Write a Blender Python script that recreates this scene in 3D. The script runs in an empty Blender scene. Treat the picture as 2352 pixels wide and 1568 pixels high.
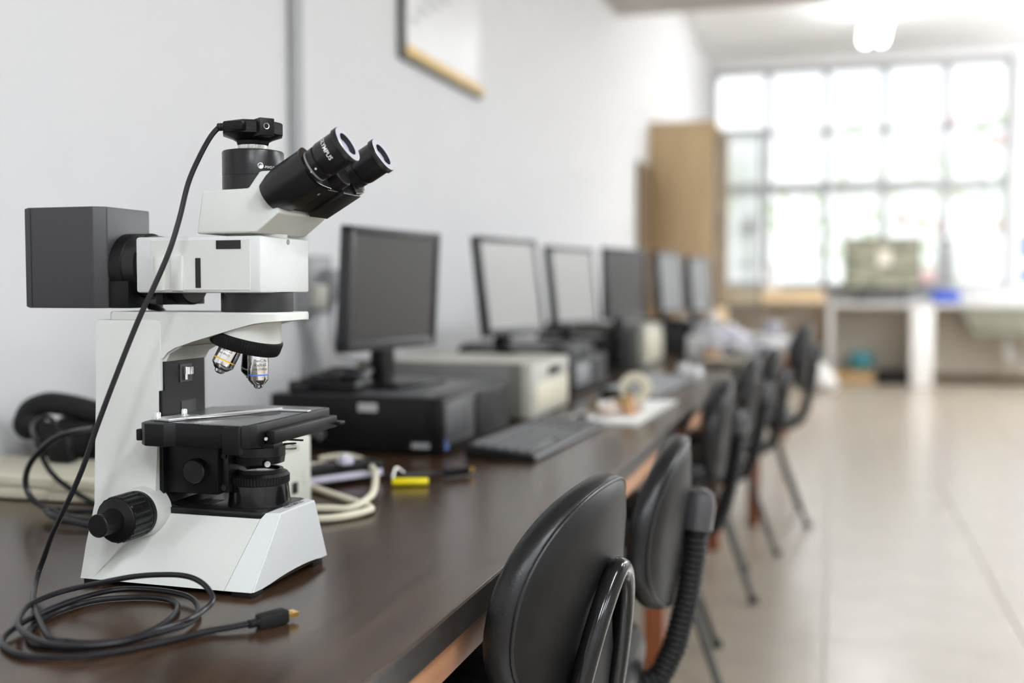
import bpy, bmesh, math, random
from mathutils import Vector, Matrix, Quaternion
random.seed(7)
PI = math.pi
R = math.radians
sc = bpy.context.scene
COL = sc.collection

# ------------------------------------------------------------------ camera, world, light, exposure
cd = bpy.data.cameras.new('camera'); cam = bpy.data.objects.new('camera', cd); COL.objects.link(cam)
cam.location = (0, 0, 1.10)
cam.rotation_euler = (R(90 - 2.8167), 0, R(16.3857))
cd.sensor_width = 36; cd.lens = 38.265; cd.clip_start = .05; cd.clip_end = 200
cd.dof.use_dof = True; cd.dof.focus_distance = 1.27; cd.dof.aperture_fstop = 1.85
sc.camera = cam
w = bpy.data.worlds.new('sky'); sc.world = w; w.use_nodes = True
bg = w.node_tree.nodes['Background']; bg.inputs[0].default_value = (.94, .97, 1, 1); bg.inputs[1].default_value = .60
sc.view_settings.view_transform = 'Standard'; sc.view_settings.look = 'None'
sc.view_settings.exposure = 1.5; sc.view_settings.gamma = 1; sc.view_settings.use_curve_mapping = False
FILL_LAMP = 15.5
try:
    sc.cycles.use_denoising = True
    sc.cycles.max_bounces = 10; sc.cycles.diffuse_bounces = 6; sc.cycles.caustics_reflective = False; sc.cycles.caustics_refractive = False
    sc.cycles.sample_clamp_indirect = 6
except Exception: pass

# ------------------------------------------------------------------ materials
def mat(name, col, rough=.5, metal=0, noise=0, scale=40, bump=0, spec=.5, emit=0, trans=0, alpha=1, coat=0, ior=1.45):
    m = bpy.data.materials.new(name); m.use_nodes = True
    nt = m.node_tree; p = nt.nodes['Principled BSDF']
    c = (*col, 1)
    p.inputs['Base Color'].default_value = c; p.inputs['Roughness'].default_value = rough; p.inputs['Metallic'].default_value = metal
    p.inputs['Specular IOR Level'].default_value = spec; p.inputs['IOR'].default_value = ior
    p.inputs['Coat Weight'].default_value = coat; p.inputs['Coat Roughness'].default_value = .1
    if trans: p.inputs['Transmission Weight'].default_value = trans
    if alpha < 1: p.inputs['Alpha'].default_value = alpha
    if emit: p.inputs['Emission Color'].default_value = c; p.inputs['Emission Strength'].default_value = emit
    if noise or bump:
        tc = nt.nodes.new('ShaderNodeTexCoord'); n = nt.nodes.new('ShaderNodeTexNoise'); n.inputs['Scale'].default_value = scale; n.inputs['Detail'].default_value = 4
        nt.links.new(tc.outputs['Object'], n.inputs['Vector'])
        if noise:
            r = nt.nodes.new('ShaderNodeValToRGB')
            r.color_ramp.elements[0].color = (*[max(0, x * (1 - noise)) for x in col], 1); r.color_ramp.elements[0].position = .3
            r.color_ramp.elements[1].color = (*[min(1, x * (1 + noise)) for x in col], 1); r.color_ramp.elements[1].position = .7
            nt.links.new(n.outputs['Fac'], r.inputs['Fac']); nt.links.new(r.outputs['Color'], p.inputs['Base Color'])
        if bump:
            b = nt.nodes.new('ShaderNodeBump'); b.inputs['Strength'].default_value = bump; b.inputs['Distance'].default_value = .001
            nt.links.new(n.outputs['Fac'], b.inputs['Height']); nt.links.new(b.outputs['Normal'], p.inputs['Normal'])
    return m

def wood(name, c0, c1, stretch=(60, 1.5, 60), rough=.35, coat=0, spec=.5, dist=2.0):
    m = bpy.data.materials.new(name); m.use_nodes = True
    nt = m.node_tree; p = nt.nodes['Principled BSDF']; N = nt.nodes.new; L = nt.links.new
    tc = N('ShaderNodeTexCoord'); mp = N('ShaderNodeMapping'); mp.inputs['Scale'].default_value = stretch
    n = N('ShaderNodeTexNoise'); n.inputs['Scale'].default_value = 1; n.inputs['Detail'].default_value = 6; n.inputs['Distortion'].default_value = dist * .2
    n2 = N('ShaderNodeTexNoise'); n2.inputs['Scale'].default_value = .12; n2.inputs['Detail'].default_value = 3
    L(tc.outputs['Object'], mp.inputs['Vector']); L(mp.outputs['Vector'], n.inputs['Vector']); L(mp.outputs['Vector'], n2.inputs['Vector'])
    mx = N('ShaderNodeMath'); mx.operation = 'MULTIPLY_ADD'; mx.inputs[1].default_value = .55
    h = N('ShaderNodeMath'); h.operation = 'MULTIPLY'; h.inputs[1].default_value = .45
    L(n2.outputs['Fac'], h.inputs[0]); L(n.outputs['Fac'], mx.inputs[0]); L(h.outputs[0], mx.inputs[2])
    r = N('ShaderNodeValToRGB'); r.color_ramp.elements[0].color = (*c0, 1); r.color_ramp.elements[1].color = (*c1, 1)
    r.color_ramp.elements[0].position = .36; r.color_ramp.elements[1].position = .64
    L(mx.outputs[0], r.inputs['Fac']); L(r.outputs['Color'], p.inputs['Base Color'])
    b = N('ShaderNodeBump'); b.inputs['Strength'].default_value = .06; b.inputs['Distance'].default_value = .0006
    L(n.outputs['Fac'], b.inputs['Height']); L(b.outputs['Normal'], p.inputs['Normal'])
    p.inputs['Roughness'].default_value = rough; p.inputs['Coat Weight'].default_value = coat; p.inputs['Specular IOR Level'].default_value = spec
    return m

M = {}
M['wall'] = mat('white_wall_paint', (.70, .70, .705), .8, noise=.012, scale=3, bump=.05)
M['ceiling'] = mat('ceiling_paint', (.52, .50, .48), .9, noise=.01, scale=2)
M['ceiling_far'] = mat('paler_far_ceiling', (.86, .86, .86), .9, noise=.01, scale=2)  # ceiling of the far bay, set paler than the near one
M['floor_bounce_band'] = mat('lower_wall_beige', (.56, .51, .44), .7, noise=.03, scale=3)
M['tile'] = mat('beige_floor_tile', (.37, .315, .25), .25, noise=.05, scale=6, spec=1.0, ior=2.0)
M['grout'] = mat('floor_grout', (.37, .32, .26), .5)
M['skirt'] = mat('brown_skirting', (.16, .11, .07), .6)
M['frame'] = mat('grey_window_paint', (.33, .34, .345), .5)
M['glass'] = mat('window_glass', (1, 1, 1), 0, trans=1, ior=1.0, spec=0)
M['wood_top'] = wood('dark_brown_laminate', (.019, .0085, .004), (.070, .039, .022), (300, 5, 300), .23, spec=.45)
M['wood_edge'] = mat('black_brown_edge', (.018, .014, .012), .4, noise=.4, scale=90, bump=.2)
M['wood_apron'] = wood('orange_brown_wood', (.36, .17, .085), (.50, .25, .13), (30, 3, 60), .45)
M['wood_leg'] = wood('red_brown_wood', (.19, .055, .018), (.28, .085, .028), (40, 40, 4), .4)
M['cab'] = wood('light_oak_panel', (.52, .375, .21), (.61, .455, .27), (16, 16, 1.2), .5)
M['bench_wood'] = wood('pale_wood_bench', (.68, .50, .28), (.80, .62, .38), (3, 30, 30), .45)
M['brown'] = mat('dull_brown', (.17, .115, .065), .6, noise=.1, scale=8)
M['scope'] = mat('cream_grey_enamel', (.63, .642, .607), .42, noise=.012, scale=220, bump=.06)
M['scope2'] = mat('pale_grey_enamel', (.625, .638, .630), .42, noise=.012, scale=220, bump=.06)
M['black'] = mat('black_plastic', (.0075, .0075, .008), .38, spec=.25, bump=.05, scale=500)
M['black_satin'] = mat('satin_black_metal', (.011, .011, .012), .3, spec=.45, bump=.08, scale=600)
M['black_gloss'] = mat('gloss_black', (.006, .006, .0065), .14)
M['rubber'] = mat('black_rubber', (.008, .008, .008), .6, spec=.35)
M['charcoal'] = mat('charcoal_lamphouse', (.042, .041, .044), .42, noise=.05, scale=300, bump=.08)
M['chrome'] = mat('chrome', (.82, .82, .83), .1, 1)
M['steel'] = mat('brushed_steel', (.62, .61, .58), .28, 1)
M['alu'] = mat('pale_aluminium', (.75, .75, .76), .35, .9)
M['ringwhite'] = mat('pale_eyepiece_rim', (.62, .62, .68), .35, .4)
M['lens'] = mat('coated_lens', (.42, .42, .60), .03, 0, spec=1.0, coat=1)
M['lens2'] = mat('clear_field_lens', (.42, .40, .36), .12, 0, spec=.8, coat=.5)
M['white_ink'] = mat('white_ink', (.75, .75, .75), .5)
M['black_ink'] = mat('black_ink', (.02, .02, .02), .5)
M['yellow'] = mat('yellow_ring', (.85, .52, .01), .35)
M['yellow_tag'] = mat('yellow_plastic', (.80, .66, .01), .4)
M['blue'] = mat('blue_ring', (.06, .16, .68), .35)
M['red'] = mat('dark_red_ring', (.35, .015, .02), .35)
M['cable'] = mat('dark_cable_sheath', (.010, .0095, .012), .32, spec=.45)
M['gold'] = mat('gold_plated', (.90, .58, .16), .28, 1)
M['cream'] = mat('cream_plastic', (.66, .62, .48), .45, noise=.02, scale=60)
M['panel'] = mat('pale_green_grey_panel', (.62, .63, .55), .45)
M['white_pl'] = mat('white_plastic', (.72, .72, .72), .4)
M['grey_pl'] = mat('grey_plastic', (.27, .275, .28), .45, noise=.03)
M['beige_pc'] = mat('grey_beige_case', (.17, .17, .163), .45, noise=.02)
M['beige_face'] = mat('beige_front_panel', (.46, .445, .39), .45)
M['olive'] = mat('olive_grey_plastic', (.15, .15, .12), .5)
M['darkgrey'] = mat('dark_grey_plastic', (.026, .026, .028), .4)
M['pcblack'] = mat('black_computer_case', (.005, .005, .0055), .35, spec=.3)
M['stagetop'] = mat('stage_top_black', (.03, .03, .031), .26, spec=.8)
M['pcgrey'] = mat('dark_grey_lid', (.07, .07, .073), .35)
M['cap'] = mat('shiny_dark_cap', (.05, .05, .055), .14, spec=.8)
M['screen_mid'] = mat('mid_grey_screen', (.15, .15, .15), .38)
M['screen_off'] = mat('dark_screen', (.026, .025, .024), .28, noise=0)
M['screen_grey'] = mat('grey_screen', (.30, .30, .28), .38)
M['leather'] = mat('black_vinyl', (.008, .008, .009), .34, spec=.45, bump=.35, scale=260)
M['backvinyl'] = mat('worn_black_vinyl', (.009, .0088, .0085), .45, spec=.28, noise=.25, scale=22, bump=.5)
M['legpaint'] = mat('dark_olive_leg_paint', (.045, .048, .042), .45)
M['conduit'] = mat('grey_conduit', (.36, .37, .375), .5)
M['paper'] = mat('white_paper', (.82, .82, .80), .8)
M['board'] = mat('white_board', (.74, .74, .74), .35, noise=.03, scale=6)
M['boardframe'] = mat('dark_grey_frame', (.13, .13, .12), .5)
M['ledge'] = mat('yellow_wood_ledge', (.72, .50, .17), .5, noise=.1, scale=10)
M['orange'] = mat('orange_brown', (.48, .27, .13), .5, noise=.3, scale=90)
M['pink'] = mat('pinkish_tan', (.56, .45, .38), .5, noise=.2, scale=90)
M['lilac'] = mat('pale_lilac_plastic', (.58, .56, .66), .3, noise=.1, scale=20)
M['clear'] = mat('clear_plastic', (.85, .86, .9), .12, trans=.7, ior=1.2)
M['bluebase'] = mat('blue_plastic', (.01, .06, .42), .4)
M['bluepaper'] = mat('blue_print', (.12, .2, .5), .6)
M['teal'] = mat('teal_plastic', (.05, .20, .23), .5)
M['sink'] = mat('olive_grey_sink', (.25, .25, .20), .45)
M['counter'] = mat('pale_stone_counter', (.66, .65, .63), .35, noise=.04, scale=12)
M['pillar'] = mat('white_pillar_paint', (.82, .81, .79), .6)
M['lamp'] = mat('fill_tube', (.90, .95, 1), .4, emit=FILL_LAMP)  # glow of the fill lamps added out of view in the near room
M['far_fill'] = mat('far_fill_tube', (.95, .98, 1), .4, emit=24)  # glow of the fill tubes added out of view in the far bay
M['far_fill2'] = mat('lit_window_tube', (.95, .98, 1), .4, emit=5)
M['leaf'] = mat('pale_green_leaf', (.55, .68, .38), .6, noise=.3, scale=5)
M['trunk'] = mat('grey_bark', (.86, .87, .84), .9, noise=.3, scale=20)
M['petal'] = mat('pink_blossom', (.86, .55, .56), .6)
M['ground'] = mat('pale_outdoor_paving', (.62, .62, .58), .9, noise=.06, scale=3)

def tvscreen():
    m = bpy.data.materials.new('television_picture'); m.use_nodes = True
    nt = m.node_tree; p = nt.nodes['Principled BSDF']; N = nt.nodes.new; L = nt.links.new
    tc = N('ShaderNodeTexCoord'); mp = N('ShaderNodeMapping'); mp.inputs['Scale'].default_value = (7, 1, 11)
    n = N('ShaderNodeTexNoise'); n.inputs['Scale'].default_value = 1.1; n.inputs['Detail'].default_value = 2
    L(tc.outputs['Object'], mp.inputs['Vector']); L(mp.outputs['Vector'], n.inputs['Vector'])
    r = N('ShaderNodeValToRGB'); e = r.color_ramp.elements
    e[0].position = .36; e[0].color = (.05, .055, .04, 1); e[1].position = .6; e[1].color = (.42, .38, .27, 1)
    x = e.new(.47); x.color = (.25, .26, .17, 1)
    L(n.outputs['Fac'], r.inputs['Fac']); L(r.outputs['Color'], p.inputs['Emission Color']); p.inputs['Emission Strength'].default_value = .40
    p.inputs['Base Color'].default_value = (.02, .02, .02, 1); p.inputs['Roughness'].default_value = .25
    return m
M['tv'] = tvscreen()

# ------------------------------------------------------------------ mesh helpers
class B:
    def __init__(s): s.bm = bmesh.new()
    def _merge(s, t):
        me = bpy.data.meshes.new('tmp'); t.to_mesh(me); t.free(); s.bm.from_mesh(me); bpy.data.meshes.remove(me); return s
    def box(s, lo, hi, bev=0, mtx=None, seg=2):
        t = bmesh.new(); bmesh.ops.create_cube(t, size=1)
        for v in t.verts: v.co = Vector([(lo[i] + hi[i]) / 2 + v.co[i] * (hi[i] - lo[i]) for i in range(3)])
        if bev: bmesh.ops.bevel(t, geom=t.edges[:], offset=bev, segments=seg, affect='EDGES', profile=.5)
        if mtx: bmesh.ops.transform(t, matrix=mtx, verts=t.verts)
        return s._merge(t)
    def prism(s, pts, axis, lo, hi, bev=0, mtx=None):
        # pts polygon in the two remaining axes (in order), pushed along axis
        t = bmesh.new(); o = [i for i in range(3) if i != axis]
        def P(p, h):
            v = [0, 0, 0]; v[o[0]] = p[0]; v[o[1]] = p[1]; v[axis] = h; return v
        a = [t.verts.new(P(p, lo)) for p in pts]; b = [t.verts.new(P(p, hi)) for p in pts]; n = len(pts)
        t.faces.new(a); t.faces.new(b)
        for i in range(n): t.faces.new((a[i], a[(i + 1) % n], b[(i + 1) % n], b[i]))
        bmesh.ops.recalc_face_normals(t, faces=t.faces)
        if bev: bmesh.ops.bevel(t, geom=t.edges[:], offset=bev, segments=2, affect='EDGES', profile=.5)
        if mtx: bmesh.ops.transform(t, matrix=mtx, verts=t.verts)
        return s._merge(t)
    def loft(s, loops, cap=True, closed=True):
        t = bmesh.new(); L = [[t.verts.new(p) for p in lp] for lp in loops]; n = len(loops[0])
        for i in range(len(L) - 1):
            for j in range(n if closed else n - 1):
                k = (j + 1) % n
                try: t.faces.new((L[i][j], L[i][k], L[i + 1][k], L[i + 1][j]))
                except ValueError: pass
        if cap: t.faces.new(L[0]); t.faces.new(L[-1])
        bmesh.ops.recalc_face_normals(t, faces=t.faces)
        return s._merge(t)
    def hull(s, pts, bev=0):
        t = bmesh.new()
        for p in pts: t.verts.new(p)
        bmesh.ops.convex_hull(t, input=t.verts)
        bmesh.ops.dissolve_limit(t, angle_limit=R(3), verts=t.verts, edges=t.edges)
        if bev: bmesh.ops.bevel(t, geom=t.edges[:], offset=bev, segments=2, affect='EDGES', profile=.5)
        bmesh.ops.recalc_face_normals(t, faces=t.faces)
        return s._merge(t)
    def lathe(s, o, ax, prof, n=32, knurl=None, cap=True):
        # prof: (distance along ax, radius[, knurl depth]); knurl = teeth around
        o = Vector(o); ax = Vector(ax).normalized(); q = Vector((0, 0, 1)).rotation_difference(ax)
        if knurl: n = knurl * 4
        loops = []
        for pr in prof:
            k = pr[2] if len(pr) > 2 else 0
            loops.append([o + q @ Vector(((pr[1] - (k if j % 4 > 1 else 0)) * math.cos(2 * PI * j / n), (pr[1] - (k if j % 4 > 1 else 0)) * math.sin(2 * PI * j / n), pr[0])) for j in range(n)])
        return s.loft(loops, cap)
    def cyl(s, p0, p1, r0, r1=None, n=24, bev=0):
        p0 = Vector(p0); d = Vector(p1) - p0; l = d.length; r1 = r0 if r1 is None else r1
        pr = [(0, r0), (l, r1)] if not bev else [(0, r0 - bev), (bev, r0), (l - bev, r1), (l, r1 - bev)]
        return s.lathe(p0, d, pr, n)
    def tube(s, pts, r, n=10, sub=6, closed=False, ribs=None):
        P = [Vector(p) for p in pts]; Q = []
        if sub > 1 and len(P) > 2:
            for i in range(len(P) - 1):
                p0 = P[max(i - 1, 0)]; p1 = P[i]; p2 = P[i + 1]; p3 = P[min(i + 2, len(P) - 1)]
                for k in range(sub):
                    t = k / sub
                    Q.append(.5 * ((2 * p1) + (p2 - p0) * t + (2 * p0 - 5 * p1 + 4 * p2 - p3) * t * t + (3 * p1 - p0 - 3 * p2 + p3) * t ** 3))
            Q.append(P[-1])
        else: Q = P
        t0 = (Q[1] - Q[0]).normalized(); nrm = t0.orthogonal().normalized(); loops = []
        for i, p in enumerate(Q):
            tg = (Q[min(i + 1, len(Q) - 1)] - Q[max(i - 1, 0)]).normalized()
            nrm = (nrm - tg * nrm.dot(tg)).normalized(); bn = tg.cross(nrm)
            rr = r * (ribs if ribs and i % 2 else 1)
            loops.append([p + rr * (nrm * math.cos(2 * PI * j / n) + bn * math.sin(2 * PI * j / n)) for j in range(n)])
        return s.loft(loops)
    def sphere(s, c, r, sx=1, sy=1, sz=1, u=16, v=10):
        t = bmesh.new(); bmesh.ops.create_uvsphere(t, u_segments=u, v_segments=v, radius=1)
        for x in t.verts: x.co = Vector((c[0] + x.co.x * r * sx, c[1] + x.co.y * r * sy, c[2] + x.co.z * r * sz))
        return s._merge(t)
    def xf(s, m): bmesh.ops.transform(s.bm, matrix=m, verts=s.bm.verts); return s
    def mesh(s, name, m, ang=35):
        me = bpy.data.meshes.new(name); s.bm.to_mesh(me); s.bm.free()
        me.materials.append(m)
        me.shade_smooth(); me.set_sharp_from_angle(angle=R(ang))
        return me

def part(name, b, m, parent=None, ang=35, loc=None):
    o = bpy.data.objects.new(name, b.mesh(name, M[m] if isinstance(m, str) else m, ang)); COL.objects.link(o)
    if parent: o.parent = parent
    if loc: o.location = loc
    return o
def thing(name, label, cat, loc=(0, 0, 0), rz=0, group=None):
    o = bpy.data.objects.new(name, None); COL.objects.link(o); o.empty_display_size = .05
    o.location = loc; o.rotation_euler = (0, 0, rz); o['label'] = label; o['category'] = cat
    if group: o['group'] = group
    return o
def solo(name, b, m, label, cat, loc=(0, 0, 0), rz=0, group=None, ang=35):
    o = part(name, b, m, None, ang); o.location = loc; o.rotation_euler = (0, 0, rz); o['label'] = label; o['category'] = cat
    if group: o['group'] = group
    return o
def struct(name, b, m, parent=None, ang=35):
    o = part(name, b, m, parent, ang)
    if not parent: o['kind'] = 'structure'
    return o
def dup(o, parent=None):
    c = o.copy(); COL.objects.link(c)
    if parent: c.parent = parent
    for ch in list(o.children): dup(ch, c)
    return c

def lettering(name, text, size, m, fn, parent, align='CENTER', bold=.0):
    """flat text turned into a mesh; fn maps (u, v) to a point of the surface it is printed on"""
    cu = bpy.data.curves.new('t', 'FONT'); cu.body = text; cu.size = size; cu.align_x = align; cu.align_y = 'CENTER'; cu.resolution_u = 2; cu.offset = bold
    ob = bpy.data.objects.new('t', cu); COL.objects.link(ob)
    dg = bpy.context.evaluated_depsgraph_get(); dg.update()
    me = bpy.data.meshes.new_from_object(ob.evaluated_get(dg))
    bpy.data.objects.remove(ob); bpy.data.curves.remove(cu)
    bm = bmesh.new(); bm.from_mesh(me); bpy.data.meshes.remove(me)
    for v in bm.verts: v.co = Vector(fn(v.co.x, v.co.y))
    b = B(); b.bm.free(); b.bm = bm
    return part(name, b, m, parent, 180)

# ------------------------------------------------------------------ the room
WX, EX, BY, FY = -1.50, 4.6, -3.0, 13.6
ZC, ZF, YC = 3.04, 3.86, 7.8
struct('wall_left', B().box((WX - .2, BY, 0), (WX, FY, ZF + .2)), 'wall')
struct('wall_right', B().box((EX, BY, 0), (EX + .2, FY, ZF + .2)), 'wall')
struct('wall_back', B().box((WX - .2, BY - .2, 0), (EX + .2, BY, ZF + .2)), 'wall')
wx0, wx1, wz0, wz1 = -1.44, 1.94, 1.11, 3.735
wf = struct('wall_far', B().box((WX - .2, FY, wz1), (EX + .2, FY + .25, ZF + .2)).box((wx1, FY, 0.9), (EX + .2, FY + .25, wz1)).box((WX - .2, FY, .9), (wx0, FY + .25, wz1)).box((wx0, FY, .9), (wx1, FY + .25, wz0)), 'wall')
part('floor_bounce_band', B().box((WX - .2, FY - .004, 0), (EX + .2, FY + .25, .9)), 'floor_bounce_band', wf)  # shade and brown floor bounce put into the lower wall's colour
struct('baseboard_far', B().box((WX, FY - .02, 0), (EX, FY - .005, .11), .004), 'skirt')
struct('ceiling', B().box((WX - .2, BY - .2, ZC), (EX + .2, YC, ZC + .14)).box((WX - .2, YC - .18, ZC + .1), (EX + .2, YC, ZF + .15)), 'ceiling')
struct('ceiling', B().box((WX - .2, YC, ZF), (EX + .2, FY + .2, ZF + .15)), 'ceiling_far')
fl = struct('floor', B().box((WX - .2, BY - .2, -.12), (EX + .2, FY + .2, -.006)), 'grout')
TS = .6
tm = B().box((-TS / 2 + .0015, -TS / 2 + .0015, -.0065), (TS / 2 - .0015, TS / 2 - .0015, 0), .0012, seg=1).mesh('floor_tile', M['tile'])
for i in range(10):
    for j in range(20):
        o = bpy.data.objects.new('floor_tile', tm); COL.objects.link(o); o.parent = fl
        o.location = (-1.2 + .29 + i * TS - .6, 2.0 + j * TS, 0)
        if o.location.y + TS / 2 > FY: bpy.data.objects.remove(o)
struct('trim_floor_near', B().box((WX, BY, -.006), (EX, 1.7, 0)), 'tile')

# window: grey steel grid, fifteen panes
win = bpy.data.objects.new('window_1', None); COL.objects.link(win); win['kind'] = 'structure'; win.location = ((wx0 + wx1) / 2, FY + .1, (wz0 + wz1) / 2)
def wl(b): return b.xf(Matrix.Translation(-win.location))
xs = [wx0, -.777, -.096, .565, 1.245, wx1]; zs = [wz0, 2.30, 2.97, wz1]
part('window_frame', wl(B().box((wx0, FY + .03, wz0), (wx1, FY + .14, wz0 + .05)).box((wx0, FY + .03, wz1 - .05), (wx1, FY + .14, wz1)).box((wx0, FY + .03, wz0), (wx0 + .05, FY + .14, wz1)).box((wx1 - .05, FY + .03, wz0), (wx1, FY + .14, wz1))), 'frame', win)
for k, x in enumerate(xs[1:-1]): part('mullion', wl(B().box((x - .038, FY + .04, wz0 + .05), (x + .038, FY + .13, wz1 - .05), .006)), 'frame', win)
for z, h in ((2.30, .062), (2.97, .026)): part('transom', wl(B().box((wx0 + .05, FY + .035, z - h), (wx1 - .05, FY + .135, z + h), .006)), 'frame', win)
for i in range(5):
    for j in range(3): part('window_pane', wl(B().box((xs[i] + .02, FY + .085, zs[j] + .02), (xs[i + 1] - .02, FY + .089, zs[j + 1] - .02))), 'glass', win)
struct('trim_1', B().box((wx0 - .01, FY - .06, wz0 - .03), (1.3, FY + .03, wz0), .005), 'frame')

# unseen fill lamps added under the near ceiling, with lit diffusers
def fill_lamp(loc, label, l=1.25, wd=.30, z=0, lm='lamp', rz=0):
    t = thing('ceiling_light', label, 'ceiling light', loc, rz, 'added fill lights under the near ceiling')
    part('lamp_body', B().box((-wd / 2, -l / 2, -.05), (wd / 2, l / 2, 0), .01), 'white_pl', t)
    part('diffuser', B().box((-wd / 2 + .012, -l / 2 + .012, -.085), (wd / 2 - .012, l / 2 - .012, -.048), .012), lm, t)
    return t
NL = [('behind the viewer over the aisle', .5, -1.6), ('behind the viewer right of the aisle', 2.0, -1.7), ('over the aisle beside the microscope', 1.3, .3), ('over the aisle beyond the first chairs', 1.9, 3.5), ('by the right hand wall behind the viewer', 3.7, -1.4), ('above the far chairs', 2.5, 5.9), ('right of the aisle before the ceiling step', 3.6, 5.2)]
for s_, x, y in NL: fill_lamp((x, y, ZC), 'added unseen ceiling light ' + s_, 1.25, .34)
def tube_lamp(loc, label, l, m='far_fill', hx=.052, r=.042, dz=0):
    t = thing('ceiling_light', label, 'ceiling light', loc, 0, 'tube lights under the far ceiling')
    part('lamp_body', B().box((-.022, -l / 2, -.085 - dz), (.022, l / 2, -.055 - dz), .008), 'white_pl', t)
    for y in (-l * .38, l * .38): part('hanger_rod', B().cyl((0, y, -.06 - dz), (0, y, 0), .012), 'grey_pl', t)
    for x in (-hx, hx): part('light_tube', B().cyl((x, -l * .48, -.093 - r - dz), (x, l * .48, -.093 - r - dz), r, n=20), m, t)
tube_lamp((.36, 11.05, ZF), 'glowing white tube light hanging before the big window', 1.3, 'far_fill2', .075, .055, .12)
for s_, x, y in (('right of the window near the far wall', 3.9, 11.9), ('in the middle of the far bay by the right wall', 3.3, 10.5), ('behind the ceiling step by the right wall', 3.3, 8.8)): tube_lamp((x, y, ZF), 'added unseen tube light ' + s_, 1.5, dz=.65)  # out-of-view tubes added to brighten the far ceiling and wall

# ------------------------------------------------------------------ outside
struct('ground_outside', B().box((-30, FY + .3, -.8), (30, 60, -.7)), 'ground')
leafm = None
def tree(loc, h, r, label, nl=900, blossom=0):
    t = thing('garden_tree', label, 'tree', loc, 0, 'trees outside the window')
    part('trunk', B().tube([(0, 0, 0), (.05, .03, h * .3), (-.04, 0, h * .6), (.03, 0, h * .85)], .045, 8, 3), 'trunk', t)
    me = bpy.data.meshes.new('foliage'); vs = []; fs = []
    for k in range(nl):
        while True:
            p = Vector((random.uniform(-1, 1), random.uniform(-1, 1), random.uniform(-1, 1)))
            if .35 < p.length < 1 and math.sin(p.x * 5 + k % 3) + math.cos(p.z * 6) > -.9: break
        c = Vector((p.x * r, p.y * r, h * .62 + p.z * r * 1.1)); s = random.uniform(.07, .14)
        a = Vector((random.uniform(-1, 1), random.uniform(-1, 1), random.uniform(-1, 1))).normalized(); b = a.orthogonal().normalized()
        i = len(vs); vs += [c - a * s, c + b * s * .5, c + a * s, c - b * s * .5]; fs.append((i, i + 1, i + 2, i + 3))
    me.from_pydata(vs, [], fs); me.materials.append(M['leaf'])
    o = bpy.data.objects.new('foliage', me); COL.objects.link(o); o.parent = t; o['kind'] = 'stuff'
    if blossom:
        b = B()
        for k in range(blossom):
            p = Vector((random.gauss(0, 1), random.gauss(0, 1), random.gauss(0, 1))).normalized() * r * .98
            b.sphere((p.x, p.y, h * .62 + p.z * 1.1), .12, u=8, v=6)
        q = part('blossom', b, 'petal', t); q['kind'] = 'stuff'
tree((.2, 21.5, -.7), 5.4, 1.5, 'pale green tree outside the middle panes of the window', 300)
tree((2.7, 22.5, -.7), 6.4, 1.2, 'pale green tree with pink blossoms outside the right panes', 180, 6)
tree((-1.9, 24, -.7), 5.4, 1.2, 'small pale tree outside the panes beside the cabinet', 130)
tree((1.45, 20, -.7), 3.6, .9, 'low shrubby tree with pink blossoms outside behind the screen', 90, 5)

# ------------------------------------------------------------------ long work tables
def table(y0, y1, xe, legs, label, name='work_table'):
    t = thing(name, label, 'table', (-.95, (y0 + y1) / 2, 0), 0)
    ox, oy = -.95, (y0 + y1) / 2
    part('table_top', B().box((WX + .002 - ox, y0 - oy, .7155), (xe - ox, y1 - oy, .75), .0012, seg=1), 'wood_top', t)
    part('edge_band', B().box((xe - ox - .0005, y0 - oy, .7158), (xe - ox + .0022, y1 - oy, .7482), .0006, seg=1), 'wood_edge', t)
    part('apron', B().box((xe - ox - .035, y0 - oy + .03, .668), (xe - ox - .012, y1 - oy - .03, .7155), .001), 'wood_apron', t)
    part('back_rail', B().box((WX + .05 - ox, y0 - oy + .03, .648), (WX + .075 - ox, y1 - oy - .03, .7155), .001), 'wood_apron', t)
    for y in legs:
        for x in (xe - .075, WX + .09):
            part('leg', B().box((x - ox - .028, y - oy - .028, 0), (x - ox + .028, y - oy + .028, .7155), .004), 'wood_leg', t)
    return t
table(-.9, 4.74, -.392, (-.4, 3.02, 4.6), 'long dark brown work table along the white wall carrying the microscope')
table(4.76, 8.45, -.262, (5.12, 8.2), 'second dark brown work table beyond the first, carrying clutter by the cabinet')

# ------------------------------------------------------------------ microscope (local: a forward, b away from the viewer, c up from the table)
sx, sy, sz = -.662, 1.168, .75
mic = thing('microscope', 'cream and black laboratory microscope with camera on top, standing on dark table', 'microscope', (sx, sy, sz))
def mp(name, b, m, parent=None, ang=35): return part(name, b, m, parent or mic, ang)
# base: two shells that meet at a seam, sloping sides
def bsec(a0, a1, w0, w1, cb=.007, ct=.082, far=False):
    return None
def quadloop(ab, at, wb, wt, cb, ct, ob=0, ot=0): return [(ab, -wb, cb), (at, -wt, ct), (at + ot, wt, ct), (ab + ob, wb, cb)]
base = mp('base', B().loft([quadloop(-.188, -.188, .090, .050, .007, .082), quadloop(-.05, -.05, .0905, .050, .007, .082), quadloop(.0045, .0285, .091, .050, .007, .082)]), 'scope', ang=20)
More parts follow.
